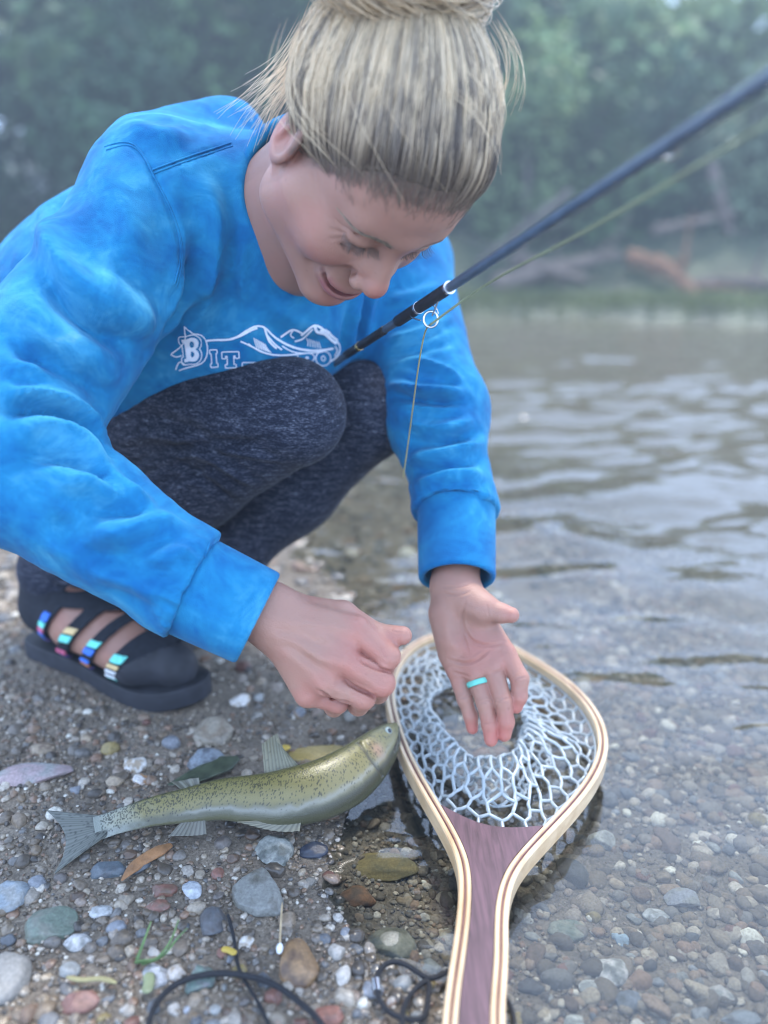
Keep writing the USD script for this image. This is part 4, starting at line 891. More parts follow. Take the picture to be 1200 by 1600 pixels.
def toe_cap(q):
    d = np.maximum(shell(.001, .0085)(q) * .8, -(q[:, 2] - .004)); return np.maximum(d, np.maximum(.226 + (q[:, 2] - .01) * .7 - np.abs(q[:, 1]) * .5 - q[:, 0], q[:, 2] - .062))
fb0, fb1 = np.array([-.01, -.07, 0]), np.array([.32, .08, .12])
foot_world = lambda m: trimesh.Trimesh(fw_(np.array(m.vertices) * k_), m.faces, process=False)
up_m = isosurface(lambda q: upper(q), fb0, fb1, .0022); part('upper', foot_world(up_m), 'black_webbing', sandal)
part('toe_bumper', foot_world(isosurface(toe_cap, fb0, fb1, .0024)), 'black_rubber', sandal)
def band(i, z0, z1, y0=.004):
    a, b, w = STR[i]
    def f(q):
        d = np.maximum(shell(.0052, .0078)(q), slab(a, b, w * .92)(q)); return np.maximum(d, np.maximum(np.maximum(z0 - q[:, 2], q[:, 2] - z1), y0 - q[:, 1]))
    return foot_world(isosurface(f, fb0, fb1, .0017))
BANDS = [[(.026, .034, 'strap_purple'), (.035, .046, 'strap_blue'), (.047, .055, 'strap_pink'), (.056, .064, 'strap_mint'), (.066, .078, 'strap_blue')],
         [(.016, .024, 'strap_purple'), (.025, .034, 'strap_pink'), (.048, .058, 'strap_mint'), (.060, .068, 'strap_tan')],
         [(.014, .021, 'strap_purple'), (.022, .029, 'strap_orange'), (.030, .037, 'strap_blue'), (.045, .054, 'strap_blue'), (.056, .063, 'strap_mint')],
         [(.013, .018, 'strap_mint'), (.020, .025, 'strap_white'), (.030, .035, 'strap_white'), (.038, .044, 'strap_tan'), (.046, .056, 'strap_mint')]]
for i, bs in enumerate(BANDS):
    for z0, z1, m_ in bs:
        b_ = band(i, z0, z1)
        if len(b_.faces): part('strap_stripe', b_, m_, sandal)
# small triangular mark on the bumper, oval tab at the heel
whole_foot = cat([up_m, isosurface(toe_cap, fb0, fb1, .0024)]); whole_foot = cat([foot_world(whole_foot), sole_mesh(GZ - .004, GZ + .024, .002)])
def decal(name, px_poly, mesh, mat, parent, off=.0012, step=None, one=False, **kw):
    """A flat print: a shape laid on a surface."""
    poly = px_poly if hasattr(px_poly, 'geom_type') else Polygon(px_poly)
    out = []
    for g in getattr(poly, 'geoms', [poly]):
        if g.is_empty or g.area < .2: continue
        v, f = trimesh.creation.triangulate_polygon(g, engine='earcut')
        tm = trimesh.Trimesh(np.c_[v, np.zeros(len(v))], f, process=False)
        if step:
            vv, ff = trimesh.remesh.subdivide_to_size(tm.vertices, tm.faces, step); tm = trimesh.Trimesh(vv, ff, process=True)
        p, n = drop(mesh, tm.vertices[:, :2], off)
        ok = ~np.isnan(p[:, 0]); fk = ok[tm.faces].all(1)
        if fk.sum():
            F_ = tm.faces[fk]; e = np.linalg.norm(p[F_] - p[np.roll(F_, 1, 1)], axis=2).max(1); F_ = F_[e < .03]
            fn = np.cross(p[F_[:, 1]] - p[F_[:, 0]], p[F_[:, 2]] - p[F_[:, 0]]); c = p[F_].mean(1)
            flip = (fn * (EYE - c)).sum(1) < 0; F_ = F_.copy(); F_[flip] = F_[flip][:, ::-1]
            out.append(trimesh.Trimesh(np.nan_to_num(p), F_, process=False))
    if out:
        m = cat(out); m.remove_unreferenced_vertices()
        if one: m = max(m.split(only_watertight=False), key=lambda x: x.area)
        return part(name, m, mat, parent, smooth=False, **kw)
decal('mark', [(216, 1097), (234, 1098), (226, 1083)], whole_foot, 'strap_white', sandal, .0008, 4)
decal('heel_tab', affinity.rotate(affinity.scale(Point(50, 962).buffer(1), 5, 9), -25), whole_foot, 'strap_white', sandal, .0008, 4, True)

# --- the print on the chest
plain('white_print', (.62, .64, .68), .7, .3, .08, 120)
def ln(pts, w, n=24): return LineString(spline(np.array(pts, float), n) if len(pts) > 2 else pts).buffer(w, cap_style=2, join_style=1)
MT = lambda pts: [(240 + x / 2.5, 480 + y / 2.5) for x, y in pts]
art = [ln(MT([(205, 131), (260, 127), (310, 122), (345, 103), (375, 84), (408, 72), (432, 78), (455, 100), (480, 122)]), 1.5), ln(MT([(300, 124), (345, 108), (380, 90), (405, 80)]), 1.7),
       ln(MT([(480, 122), (510, 140), (560, 160), (620, 168), (700, 160)]), 1.7), ln(MT([(432, 80), (440, 105), (450, 130), (480, 160)]), 1.6), ln(MT([(440, 105), (470, 140), (500, 165)]), 1.2),
       ln(MT([(495, 116), (520, 98), (545, 86), (565, 92), (580, 100)]), 1.5), ln(MT([(545, 88), (535, 108), (548, 118)]), 1.1), ln(MT([(575, 108), (600, 88), (628, 71), (655, 82), (690, 108), (715, 128)]), 1.7),
       ln(MT([(628, 74), (640, 96), (660, 100), (690, 124), (712, 140)]), 2.2), ln(MT([(620, 84), (600, 104), (575, 124), (550, 132)]), 1.4), ln(MT([(648, 92), (668, 90), (694, 112)]), 2.0),
       ln(MT([(340, 132), (380, 150), (440, 178), (500, 186), (560, 182)]), 1.2), ln(MT([(370, 140), (410, 168), (470, 186)]), .9), ln(MT([(500, 150), (540, 172), (600, 178), (660, 172)]), 1.0), ln(MT([(712, 130), (724, 150), (722, 178), (705, 200), (688, 210)]), 1.2), ln(MT([(706, 150), (714, 168), (704, 190)]), .9)]
for a in range(7): art.append(ln(MT([(392 + 7 * a, 118 + 4 * a), (398 + 8 * a, 140 + 4 * a), (404 + 9 * a, 158 + 3 * a)]), .8))
for a in range(6): art.append(ln(MT([(596 + 9 * a, 118 + 3 * a), (602 + 9 * a, 136 + 2 * a), (600 + 10 * a, 150 + 2 * a)]), .7))
def glyph(ch):
    S = .2
    if ch == 'B':
        o = shapely.union_all([shapely.box(0, 0, .34, 1), Polygon(spline([(.2, 0), (.62, .02), (.78, .25), (.60, .48), (.2, .5)], 24)), Polygon(spline([(.2, .48), (.66, .50), (.84, .76), (.66, .98), (.2, 1)], 24)), shapely.box(-.12, 0, .3, .13), shapely.box(-.12, .87, .3, 1)])
        return o.difference(Polygon(spline([(.34, .16), (.46, .2), (.50, .28), (.44, .38), (.34, .40)], 16, True))).difference(Polygon(spline([(.34, .60), (.50, .62), (.56, .73), (.50, .84), (.34, .86)], 16, True)))
    if ch == 'I': return shapely.union_all([shapely.box(.12, 0, .42, 1), shapely.box(0, 0, .54, .14), shapely.box(0, .86, .54, 1)])
    if ch == 'T': return shapely.union_all([shapely.box(.30, 0, .58, 1), shapely.box(0, .82, .88, 1), shapely.box(0, .66, .12, 1), shapely.box(.76, .66, .88, 1), shapely.box(.18, 0, .70, .12)])
    if ch == 'R': return shapely.union_all([glyph('B').intersection(shapely.box(-.2, .45, 1, 1.1)), shapely.box(0, 0, .34, .6), Polygon([(.34, .5), (.62, .5), (.92, 0), (.60, 0)]), shapely.box(-.12, 0, .42, .13)])
    if ch == 'O': return affinity.scale(Point(.42, .5).buffer(.5), .84, 1).difference(affinity.scale(Point(.42, .5).buffer(.26), .7, 1))
    if ch == 'E': return shapely.union_all([shapely.box(0, 0, .3, 1), shapely.box(0, 0, .72, .18), shapely.box(0, .82, .72, 1), shapely.box(0, .42, .55, .58)])
def letter(ch, x, y, w, h, rot, outline=2.4):
    g = glyph(ch); g = affinity.affine_transform(g, [w, 0, 0, -h, x, y]); g = affinity.rotate(g, rot, origin=(x, y))
    return g, g.buffer(outline).difference(g.buffer(outline - 1.6))
for ch, x, y, w, h, rot in (('B', 292, 565, 27, 36, -8), ('I', 331, 572, 16, 24, -4), ('T', 349, 573, 27, 22, -2), ('T', 380, 587, 24, 20, 0), ('E', 408, 590, 24, 20, 0), ('R', 436, 589, 24, 20, 0), ('R', 470, 574, 24, 20, -4), ('O', 496, 571, 24, 20, -10)):
    g, o = letter(ch, x, y, w, h, rot, 2.2 if ch != 'B' else 5.0)
    art.append(o if ch != 'B' else o.union(g.buffer(1.0).difference(g.buffer(-1.4)) if False else g))
art.append(ln([(268, 552), (283, 540), (290, 520), (289, 511), (300, 520), (312, 522), (322, 532), (325, 545), (318, 565), (300, 572), (280, 578)], .9)); art.append(ln([(267, 553), (276, 557), (284, 555)], .9)); art.append(ln([(275, 577), (282, 565), (290, 570)], .9))
decal('chest_print', shapely.union_all([a.buffer(0) for a in art]), shirt, 'white_print', sweatshirt, .0011, 4)
# ring on the left hand
rc = HJ['base']['r'] * .45 + HJ['pip']['r'] * .55; rd = nrm(HJ['pip']['r'] - HJ['base']['r']); ru = nrm(np.cross(rd, [0, 0, 1])); rv = np.cross(rd, ru)
rc = HJ['base']['r'] * .62 + HJ['pip']['r'] * .38
plain('mint_silicone', (.12, .44, .35), .45, .45, .05, 50)
part('finger_ring', sweep(np.array([rc + .0110 * (math.cos(t) * ru + math.sin(t) * rv) for t in np.arange(48) * 2 * np.pi / 48]), circ(.0014, 10, .0030), True, up=rd), 'mint_silicone', person, label='mint green silicone ring')
# ------------------------------------------------------------------ the landing net
M('light_wood', {'g': ('geometry', {}), 'm': ('mapping', {'scale': (60, 14, 60)}), 'n': ('noise_texture', {'scale': 1.0, 'detail': 4.0, 'distortion': .5}), 'r': ('rgb_ramp', {'ramp': [(.3, (.38, .24, .12)), (.7, (.56, .40, .235))]}), 'p': ('principled_bsdf', {'roughness': .32, 'coat_weight': .4, 'coat_roughness': .15})}, [('g.position', 'm.vector'), ('m.vector', 'n.vector'), ('n.fac', 'r.fac'), ('r.color', 'p.base_color')], 'p.BSDF')
M('purple_wood', {'g': ('geometry', {}), 'm': ('mapping', {'scale': (260, 22, 260)}), 'n': ('noise_texture', {'scale': 1.0, 'detail': 5.0, 'distortion': .6}), 'r': ('rgb_ramp', {'ramp': [(.3, (.040, .017, .024)), (.7, (.100, .046, .060))]}), 'p': ('principled_bsdf', {'roughness': .50, 'specular_ior_level': .35})}, [('g.position', 'm.vector'), ('m.vector', 'n.vector'), ('n.fac', 'r.fac'), ('r.color', 'p.base_color')], 'p.BSDF')
plain('dark_wood', (.13, .045, .04), .4, .5, .2, 80)
M('clear_rubber', {'p': ('principled_bsdf', {'base_color': (.52, .57, .58), 'roughness': .25, 'specular_ior_level': .6, 'transmission_weight': .5, 'subsurface_weight': .0})}, surface='p.BSDF')
NZ = .016
rim_px = [(705, 1600), (720, 1480), (728, 1400), (724, 1345), (703, 1295), (674, 1245), (641, 1185), (617, 1120), (611, 1078), (624, 1034), (655, 1003), (695, 990), (738, 990), (780, 1002), (824, 1025), (888, 1068), (930, 1118), (941, 1160), (925, 1210), (885, 1262), (832, 1318), (797, 1365), (784, 1412), (781, 1500), (776, 1600)]
rim = np.array([PZ(x, y, NZ + .008) for x, y in rim_px]); rim[:, 2] = 0
rim[:, 0] -= 0
butt = np.array([.072, .285, 0])
rim = np.vstack([[butt + [-.012, 0, 0]], [[.046, .37, 0]], rim, [[.083, .37, 0]], [butt + [.016, 0, 0]]])
rimc = spline(rim, 260)
NETO = np.array([.12, .80, 0])
net = thing('landing_net', 'wooden teardrop landing net with purple handle and clear rubber mesh, lying in the shallows', 'landing net', NETO)
def side_off(p, o):
    t = nrm(np.gradient(p, axis=0)); s = np.stack([t[:, 1], -t[:, 0], np.zeros(len(p))], 1)      # towards the inside of the hoop
    return p + s * o
cen = rim[2:-2].mean(0)
sgn = 1 if np.linalg.norm(side_off(rimc, .01)[130] - cen) < np.linalg.norm(rimc[130] - cen) else -1
def strip(o, w, h, mat, name, z=0.0):
    pth = side_off(rimc, sgn * o) + [0, 0, NZ + z - .001]; pr = np.array([(-w / 2, -h / 2 + .001), (-w / 2 + .0008, -h / 2), (w / 2 - .0008, -h / 2), (w / 2, -h / 2 + .001), (w / 2, h / 2 - .0012), (w / 2 - .0012, h / 2), (-w / 2 + .0012, h / 2), (-w / 2, h / 2 - .0012)])
    m = sweep(pth, pr); part(name, m, mat, net, smooth=40, loc=NETO)
    return pth
strip(-.0040, .0050, .0190, 'light_wood', 'outer_strip'); strip(-.0006, .0016, .0186, 'dark_wood', 'dark_strip'); strip(.0024, .0044, .0190, 'light_wood', 'inner_strip')
# handle core between the two arms
i0 = np.argmin(np.linalg.norm(rimc[:130] - PZ(697, 1285, 0) * [1, 1, 0], axis=1)); i1 = 130 + np.argmin(np.linalg.norm(rimc[130:] - PZ(838, 1312, 0) * [1, 1, 0], axis=1))
inn = side_off(rimc, sgn * .0048)
la, ra = inn[:i0 + 1], inn[i1:][::-1]
thr = spline([la[-1], (la[-1] + ra[-1]) / 2 + [-.002, -.016, 0], ra[-1]], 14)
core = Polygon(np.vstack([la, thr[1:-1], ra[::-1]])[:, :2]).buffer(0)
core = max(getattr(core, 'geoms', [core]), key=lambda g: g.area)
cm = trimesh.creation.extrude_polygon(core.buffer(-.0003).simplify(.0002), .0168, engine='earcut'); cm.apply_translation([0, 0, NZ - .0094])
part('handle', cm, 'purple_wood', net, smooth=30, loc=NETO)
# rubber net: a bag gathered in the hoop, its wall falling inwards and folding back under
hoop = inn[i0:i1 + 1]; hoop = np.vstack([hoop, thr[::-1][1:-1]]); hoop = spline(hoop, 400, True)[:, :]
if hoop.shape[0] != 400: hoop = hoop[:400]
hc = np.array([.128, .855, 0])
def bag(u, v):
    """u round the hoop, v from the rim to the bottom of the bag."""
    a = (u % 1) * 400; i = np.floor(a).astype(int) % 400; fr = (a - np.floor(a))[..., None]; q = hoop[i] * (1 - fr) + hoop[(i + 1) % 400] * fr
    d = q - hc; ang = np.arctan2(d[..., 1], d[..., 0])
    right = .5 + .5 * np.cos(ang + .35)
    vv = [0, .12, .28, .50, .60, .72, 1.0]
    rr_l = np.interp(v, vv, [1.0, .93, .80, .62, .58, .64, .74]); rr_r = np.interp(v, vv, [.99, .90, .72, .34, .30, .36, .55])
    zz_l = np.interp(v, vv, [-.001, -.006, -.004, .004, -.004, -.016, -.022]); zz_r = np.interp(v, vv, [-.004, -.016, -.006, .012, .0, -.016, -.022])
    rr = rr_l * (1 - right) + rr_r * right; zz = zz_l * (1 - right) + zz_r * right
    wob = fbm(np.stack([np.cos(u * 6.283) * 2.2, np.sin(u * 6.283) * 2.2, v * 3], -1), 3, 6) - .5
    jx = (fbm(np.stack([u * 60, v * 14, u * 0 + 1], -1), 2, 12) - .5) * .010 * np.clip(v * 4, 0, 1); jy = (fbm(np.stack([u * 60, v * 14, u * 0 + 5], -1), 2, 13) - .5) * .010 * np.clip(v * 4, 0, 1)
    p = hc + d * (rr + wob * .24 * np.clip(v * 3, 0, 1))[..., None]; p[..., 0] += jx; p[..., 1] += jy; p[..., 2] = NZ + zz + wob * .020 * np.clip(v * 3, 0, 1)
    return p
NU, NV = 36, 9
segs = []
for j in range(NV):
    for i in range(NU):
        u0 = (i + .5 * (j % 2)) / NU; v0, v1 = j / NV, (j + 1) / NV
        a = np.array([[u0, v0], [u0, v0 + .58 / NV]]); b1 = np.array([[u0, v0 + .58 / NV], [u0 + .5 / NU, v1]]); b2 = np.array([[u0, v0 + .58 / NV], [u0 - .5 / NU, v1]])
        for s in (a, b1, b2):
            t = np.linspace(0, 1, 3)[:, None]; uv_ = s[:1] * (1 - t) + s[1:] * t; segs.append(bag(uv_[:, 0], uv_[:, 1]))
ms = [tube(s, .0019, 6) for s in segs]
uu = np.linspace(0, 1, 200, endpoint=False)
ms.append(tube(bag(uu, np.full(200, 1.0)), .0013, 6, True)); ms.append(tube(bag(uu, np.full(200, .004)), .0012, 6, True))
part('mesh_bag', cat(ms), 'clear_rubber', net, loc=NETO, kind='stuff', label='clear rubber mesh')

# ------------------------------------------------------------------ the trout
spx = [(619, 1134), (604, 1155), (580, 1181), (548, 1208), (505, 1230), (453, 1243), (402, 1247), (350, 1247), (298, 1256), (247, 1265), (195, 1279), (148, 1295)]
sp = np.array([PZ(x, y, z) for (x, y), z in zip(spx, [.036, .034, .031, .030, .030, .030, .029, .027, .024, .021, .018, .014])])
sp = spline(sp, 360); FISHO = sp[150] * [1, 1, 0]
arc = np.r_[0, np.cumsum(np.linalg.norm(np.diff(sp, axis=0), axis=1))]; arc /= arc[-1]
tf = nrm(np.gradient(sp, axis=0)) * -1                           # towards the snout
tilt = np.radians(np.interp(arc, [0, .25, .6, 1], [52, 42, 32, 22]))[:, None]
side = nrm(np.cross([0, 0, 1.0], tf)); dors = side * np.cos(tilt) + np.cross(tf, side) * np.sin(tilt); dors = nrm(dors); flank = nrm(np.cross(tf, dors))
hh = np.interp(arc, [0, .02, .045, .11, .19, .28, .38, .47, .56, .65, .75, .85, .94, 1], [.0032, .0088, .0140, .0208, .0252, .0280, .0286, .0272, .0235, .0200, .0172, .0146, .0122, .0125])
hh = np.convolve(np.r_[np.full(8, hh[0]), hh, np.full(8, hh[-1])], np.ones(17) / 17, 'valid')
ww = hh * np.interp(arc, [0, .1, .3, .7, 1], [.75, .68, .62, .52, .16])
K = 150; th = np.arange(K) * 2 * np.pi / K
cosT, sinT = np.cos(th), np.sin(th)
belly = np.where(cosT < 0, 1.08, 1.0)
bv = sp[:, None] + dors[:, None] * (hh[:, None] * cosT * belly)[..., None] + flank[:, None] * (ww[:, None] * np.sign(sinT) * np.abs(sinT) ** .9)[..., None]
bv[..., 2] = np.maximum(bv[..., 2], .0)
n_ = len(sp); I = np.arange(n_ - 1)[:, None]; J = np.arange(K)[None]; a_, b_, c_, d_ = (x.ravel() for x in (I * K + J, I * K + (J + 1) % K, (I + 1) * K + (J + 1) % K, (I + 1) * K + J))
fv = np.vstack([bv.reshape(-1, 3), sp[:1] + tf[:1] * .002, sp[-1:]]); ff = np.vstack([np.stack([a_, b_, c_], 1), np.stack([a_, c_, d_], 1), [(n_ * K, (j + 1) % K, j) for j in range(K)], [(n_ * K + 1, (n_ - 1) * K + j, (n_ - 1) * K + (j + 1) % K) for j in range(K)]])
fish_m = trimesh.Trimesh(fv, ff, process=False)
if fish_m.volume < 0: fish_m.invert()
U_ = np.r_[np.repeat(arc, K), 0, 1]; C_ = np.r_[np.tile(cosT, n_), 0, 0]; S_ = np.r_[np.tile(sinT, n_), 0, 0]
def mixc(a, b, t): return np.asarray(a) * (1 - t[:, None]) + np.asarray(b) * t[:, None]
sm = lambda x, a, b: np.clip((x - a) / (b - a), 0, 1) ** 2 * (3 - 2 * np.clip((x - a) / (b - a), 0, 1))
fn_ = fbm(fv * 120, 3, 2) - .5
fc = mixc((.085, .082, .048), (.20, .172, .065), sm(C_ + fn_ * .3, -.75, -.2)); fc = mixc(fc, (.19, .165, .055), sm(C_ + fn_ * .3, .1, .6)); fc = mixc(fc, (.075, .075, .030), sm(C_, .60, 1.0))
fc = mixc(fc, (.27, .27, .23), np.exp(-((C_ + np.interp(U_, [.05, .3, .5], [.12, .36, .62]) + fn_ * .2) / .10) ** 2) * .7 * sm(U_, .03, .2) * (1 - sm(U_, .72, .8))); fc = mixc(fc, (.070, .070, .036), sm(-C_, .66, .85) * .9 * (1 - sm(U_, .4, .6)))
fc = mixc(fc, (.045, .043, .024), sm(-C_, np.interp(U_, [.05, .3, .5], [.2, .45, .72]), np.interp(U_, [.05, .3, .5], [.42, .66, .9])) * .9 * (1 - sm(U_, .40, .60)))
fc = mixc(fc, (.36, .39, .36), sm(U_ + fn_ * .12, .84, .98) * .6)
fc = mixc(fc, (.42, .24, .17), np.exp(-((U_ - .165) / .022) ** 2 - ((C_ - .1) / .35) ** 2) * .7)
fc = mixc(fc, (.19, .21, .185), sm(U_, .955, .995) * .9)
rs = np.random.default_rng(8); sp_u, sp_c = rs.uniform(.02, .98, 3400), rs.uniform(-1, 1, 3400)
keep = rs.random(3400) < np.clip(.40 + .75 * sp_c + .35 * sp_u, .0, 1) * np.where(sp_u < .15, .5, 1) ; sp_u, sp_c = sp_u[keep], sp_c[keep]; sg = np.where(rs.random(len(sp_u)) < .85, 1, -1)
iu = np.clip(np.searchsorted(arc, sp_u), 0, n_ - 1); sth = np.arccos(sp_c) * sg
spots = sp[iu] + dors[iu] * (hh[iu] * np.cos(sth))[:, None] + flank[iu] * (ww[iu] * np.sin(sth))[:, None]
dd, _ = cKDTree(spots).query(fv); fc = mixc(fc, (.018, .018, .014), (1 - sm(dd, .0005, .0011)) * .85)
gill = np.exp(-((U_ - .185 - .025 * (1 - C_ ** 2)) / .006) ** 2) * (np.abs(C_) < .85); fc = mixc(fc, (.05, .045, .03), gill * .8)
gap = np.exp(-((C_ + .30 + 3.2 * (U_ - .02)) / .07) ** 2) * (U_ < .105) * (U_ > .004); fc = mixc(fc, (.05, .045, .04), gap * .9)
M('trout_skin', {'a': ('attribute', {'attribute': 'tint'}), 'g': ('geometry', {}), 'v': ('voronoi_texture', {'scale': 620.0}), 'b': ('bump', {'strength': .35, 'distance': .0006}), 'p': ('principled_bsdf', {'roughness': .32, 'specular_ior_level': .45, 'coat_weight': .10, 'coat_roughness': .2})}, [('a.color', 'p.base_color'), ('g.position', 'v.vector'), ('v.distance', 'b.height'), ('b.normal', 'p.normal')], 'p.BSDF')
fc = fc * [.80, .78, .74]
fvn = vnormals(fish_m); fish_m = trimesh.Trimesh(fv + fvn * (-.0016 * gill - .0030 * gap + .0010 * np.exp(-((U_ - .155) / .02) ** 2) * (np.abs(C_) < .8))[:, None], fish_m.faces, process=False)
trout = thing('trout', 'olive spotted trout lying on the wet gravel with its head under the net rim', 'fish', FISHO)
part('body', fish_m, 'trout_skin', trout, attrs={'tint': fc}, loc=FISHO)
M('fin', {'a': ('attribute', {'attribute': 'tint'}), 'd': ('principled_bsdf', {'roughness': .3, 'specular_ior_level': .5}), 't': ('translucent_bsdf', {}), 'x': ('mix_closure', {'fac': .35})}, [('a.color', 'd.base_color'), ('a.color', 't.color'), ('d.BSDF', 'x.closure1'), ('t.BSDF', 'x.closure2')], 'x.closure')
def fin(name, base0, base1, tip0, tip1, mid, col, rays=14, spots_n=0, seed=0, th_=.0006, curl=.002):
    """A fan of rays from a base line to an outer edge (tip0, mid, tip1)."""
    e = spline([tip0, mid, tip1], 41); b = np.linspace(0, 1, 41)[:, None]; bb = np.asarray(base0) * (1 - b) + np.asarray(base1) * b
    s = np.linspace(0, 1, 22)[:, None, None]; g = bb[None] * (1 - s) + e[None] * s
    nn = nrm(np.cross(np.asarray(tip0) - base0, np.asarray(base1) - base0)); rp = np.abs(np.sin(np.linspace(0, np.pi * rays, 41)))
    g = g + nn * ((rp * .0007)[None, :, None] + curl * (s ** 2) * np.sin(np.linspace(0, 5, 41))[None, :, None])
    v = np.vstack([(g + nn * th_).reshape(-1, 3), (g - nn * th_).reshape(-1, 3)]); i, j = np.meshgrid(np.arange(21), np.arange(40), indexing='ij'); a = (i * 41 + j).ravel(); o = 22 * 41
    top = np.vstack([np.stack([a, a + 1, a + 42], 1), np.stack([a, a + 42, a + 41], 1)]); bot = top[:, ::-1] + o
    rimi = list(range(0, 41)) + [41 * k + 40 for k in range(1, 22)] + [41 * 21 + k for k in range(39, -1, -1)] + [41 * k for k in range(20, 0, -1)]; R = np.array(rimi); Rn = np.roll(R, -1)
    ed = np.vstack([np.stack([R, R + o, Rn + o], 1), np.stack([R, Rn + o, Rn], 1)])
    m = trimesh.Trimesh(v, np.vstack([top, bot, ed]), process=False)
    if m.volume < 0: m.invert()
    c = np.tile(np.asarray(col, float), (len(v), 1)) * (1 - .35 * np.tile((rp > .8), 44)[:, None]) 
    if spots_n:
        r = np.random.default_rng(seed); pk = v[r.integers(0, o, spots_n)]; d, _ = cKDTree(pk).query(v); c = mixc(c, (.03, .03, .025), (1 - sm(d, .0006, .0016)) * .8)
    part(name, m, 'fin', trout, attrs={'tint': c}, loc=FISHO)
tb = sp[-1]
fin('tail_fin', PZ(172, 1276, .020), PZ(168, 1305, .012), PZ(72, 1266, .012), PZ(84, 1364, .006), PZ(104, 1312, .008), (.165, .170, .140), 18, 90, 1)
k1, k2 = np.searchsorted(arc, .535), np.searchsorted(arc, .41)
e1, e2 = sp[k1] + dors[k1] * hh[k1] * .93, sp[k2] + dors[k2] * hh[k2] * .93
fin('dorsal_fin', e1, e2, e1 + dors[k1] * .022 - tf[k1] * .004 + np.array([0, 0, .012]), e2 + dors[k2] * .020 - tf[k2] * .020 + [0, 0, .014], (e1 + e2) / 2 + dors[k1] * .026 - tf[k1] * .006 + np.array([.0, 0, .015]), (.27, .255, .17), 10, 14, 2)
k3, k4 = np.searchsorted(arc, .76), np.searchsorted(arc, .71)
e3, e4 = sp[k3] + dors[k3] * hh[k3] * .9, sp[k4] + dors[k4] * hh[k4] * .9
fin('adipose_fin', e3, e4, e3 - tf[k3] * .012 + dors[k3] * .012, e4 + dors[k4] * .008, e3 + dors[k3] * .012, (.20, .19, .14), 3, 4, 3)
k5, k6 = np.searchsorted(arc, .50), np.searchsorted(arc, .44)
e5, e6 = sp[k5] - dors[k5] * hh[k5] * .9 + flank[k5] * .004, sp[k6] - dors[k6] * hh[k6] * .9 + flank[k6] * .004
fin('pelvic_fin', e5, e6, e5 - tf[k5] * .036 + flank[k5] * .004, e6 - tf[k6] * .004 - dors[k6] * .010, e5 - tf[k5] * .010 - dors[k5] * .009, (.26, .24, .17), 9, 0, 4)
k7, k8 = np.searchsorted(arc, .76), np.searchsorted(arc, .70)
e7, e8 = sp[k7] - dors[k7] * hh[k7] * .9, sp[k8] - dors[k8] * hh[k8] * .9
fin('anal_fin', e7, e8, e7 - dors[k7] * .014 - tf[k7] * .014, e8 - dors[k8] * .016, (e7 + e8) / 2 - dors[k7] * .017, (.21, .20, .16), 8, 0, 5)
ke = np.searchsorted(arc, .072); ec = sp[ke] + dors[ke] * hh[ke] * .42 + flank[ke] * ww[ke] * .86
plain('eye_rim', (.30, .34, .30), .15, .6, .2, 300); plain('eye_dark', (.006, .008, .012), .05, .7, .1, 300)
em = trimesh.creation.icosphere(3, .0046); em.apply_transform(trimesh.geometry.align_vectors([0, 0, 1], flank[ke])); em = trimesh.Trimesh(ec + (em.vertices - (em.vertices @ flank[ke])[:, None] * flank[ke] * .5), em.faces, process=False); part('eye', em, 'eye_rim', trout, loc=FISHO)
em2 = trimesh.creation.icosphere(3, .0028); em2 = trimesh.Trimesh(ec + flank[ke] * .0016 + (em2.vertices - (em2.vertices @ flank[ke])[:, None] * flank[ke] * .55), em2.faces, process=False); part('pupil', em2, 'eye_dark', trout, loc=FISHO)

# ------------------------------------------------------------------ the fly rod and its line
def rodp(x, y):
    t = (1230 - x) / (1230 - 545.0); return P(x, y, 1 / (1 / .40 + t * (1 / .95 - 1 / .40)))
rl = lambda x: 552 + (x - 545) * (105 - 552) / (1230 - 545.0)
rp = [rodp(x, rl(x)) for x in (470, 545, 620, 700, 900, 1100, 1300, 1500)]; rp[0] = P(500, 585, 1.0)
rp = spline(rp, 60); RO = rp[20]
plain('graphite', (.040, .056, .076), .34, .6, .2, 60); plain('thread_wrap', (.010, .010, .012), .5, .4, .2, 400, .0003, 2000); plain('steel', (.62, .63, .65), .22, .5, .05, 60, metallic=1.0); plain('gold_ring', (.55, .40, .16), .25, .5, .05, 60, metallic=1.0)
rod = thing('fly_rod', 'dark fly rod slanting from her lap up past the right edge', 'fishing rod', RO)
part('blank', tube(rp, 1.0, 14, scale=np.interp(np.linspace(0, 1, 60), [0, .12, .3, 1], [.0036, .0040, .0042, .0046])), 'graphite', rod, loc=RO)
def wrap(x0, x1, r, mat, name): part(name, tube(np.array([rodp(x, rl(x)) for x in np.linspace(x0, x1, 8)]), r, 14), mat, rod, loc=RO)
wrap(622, 702, .0056, 'thread_wrap', 'thread_wrap'); wrap(652, 655, .0059, 'steel', 'ring'); wrap(700, 703, .0060, 'steel', 'ring'); wrap(560, 563, .0050, 'gold_ring', 'ring'); wrap(540, 600, .0047, 'thread_wrap', 'thread_wrap')
gd = 1 / (1 / .40 + (1230 - 672) / 685.0 * (1 / .95 - 1 / .40))
gcn = P(673, 499, gd); rdir = nrm(rodp(700, rl(700)) - rodp(600, rl(600))); gu = nrm(np.cross(rdir, [0, 0, 1])); gv = np.cross(gu, rdir); gn = nrm(rdir * .8 + gu * .55); ga = nrm(np.cross(gn, gv)); gb = np.cross(gn, ga)
tt = np.arange(40) * 2 * np.pi / 40
guide = [tube(np.array([gcn + .0072 * (math.cos(t) * ga * .9 + math.sin(t) * gb) for t in tt]), .0011, 8, True)]
gp = part('stripping_guide', guide[0], 'steel', rod, loc=RO)
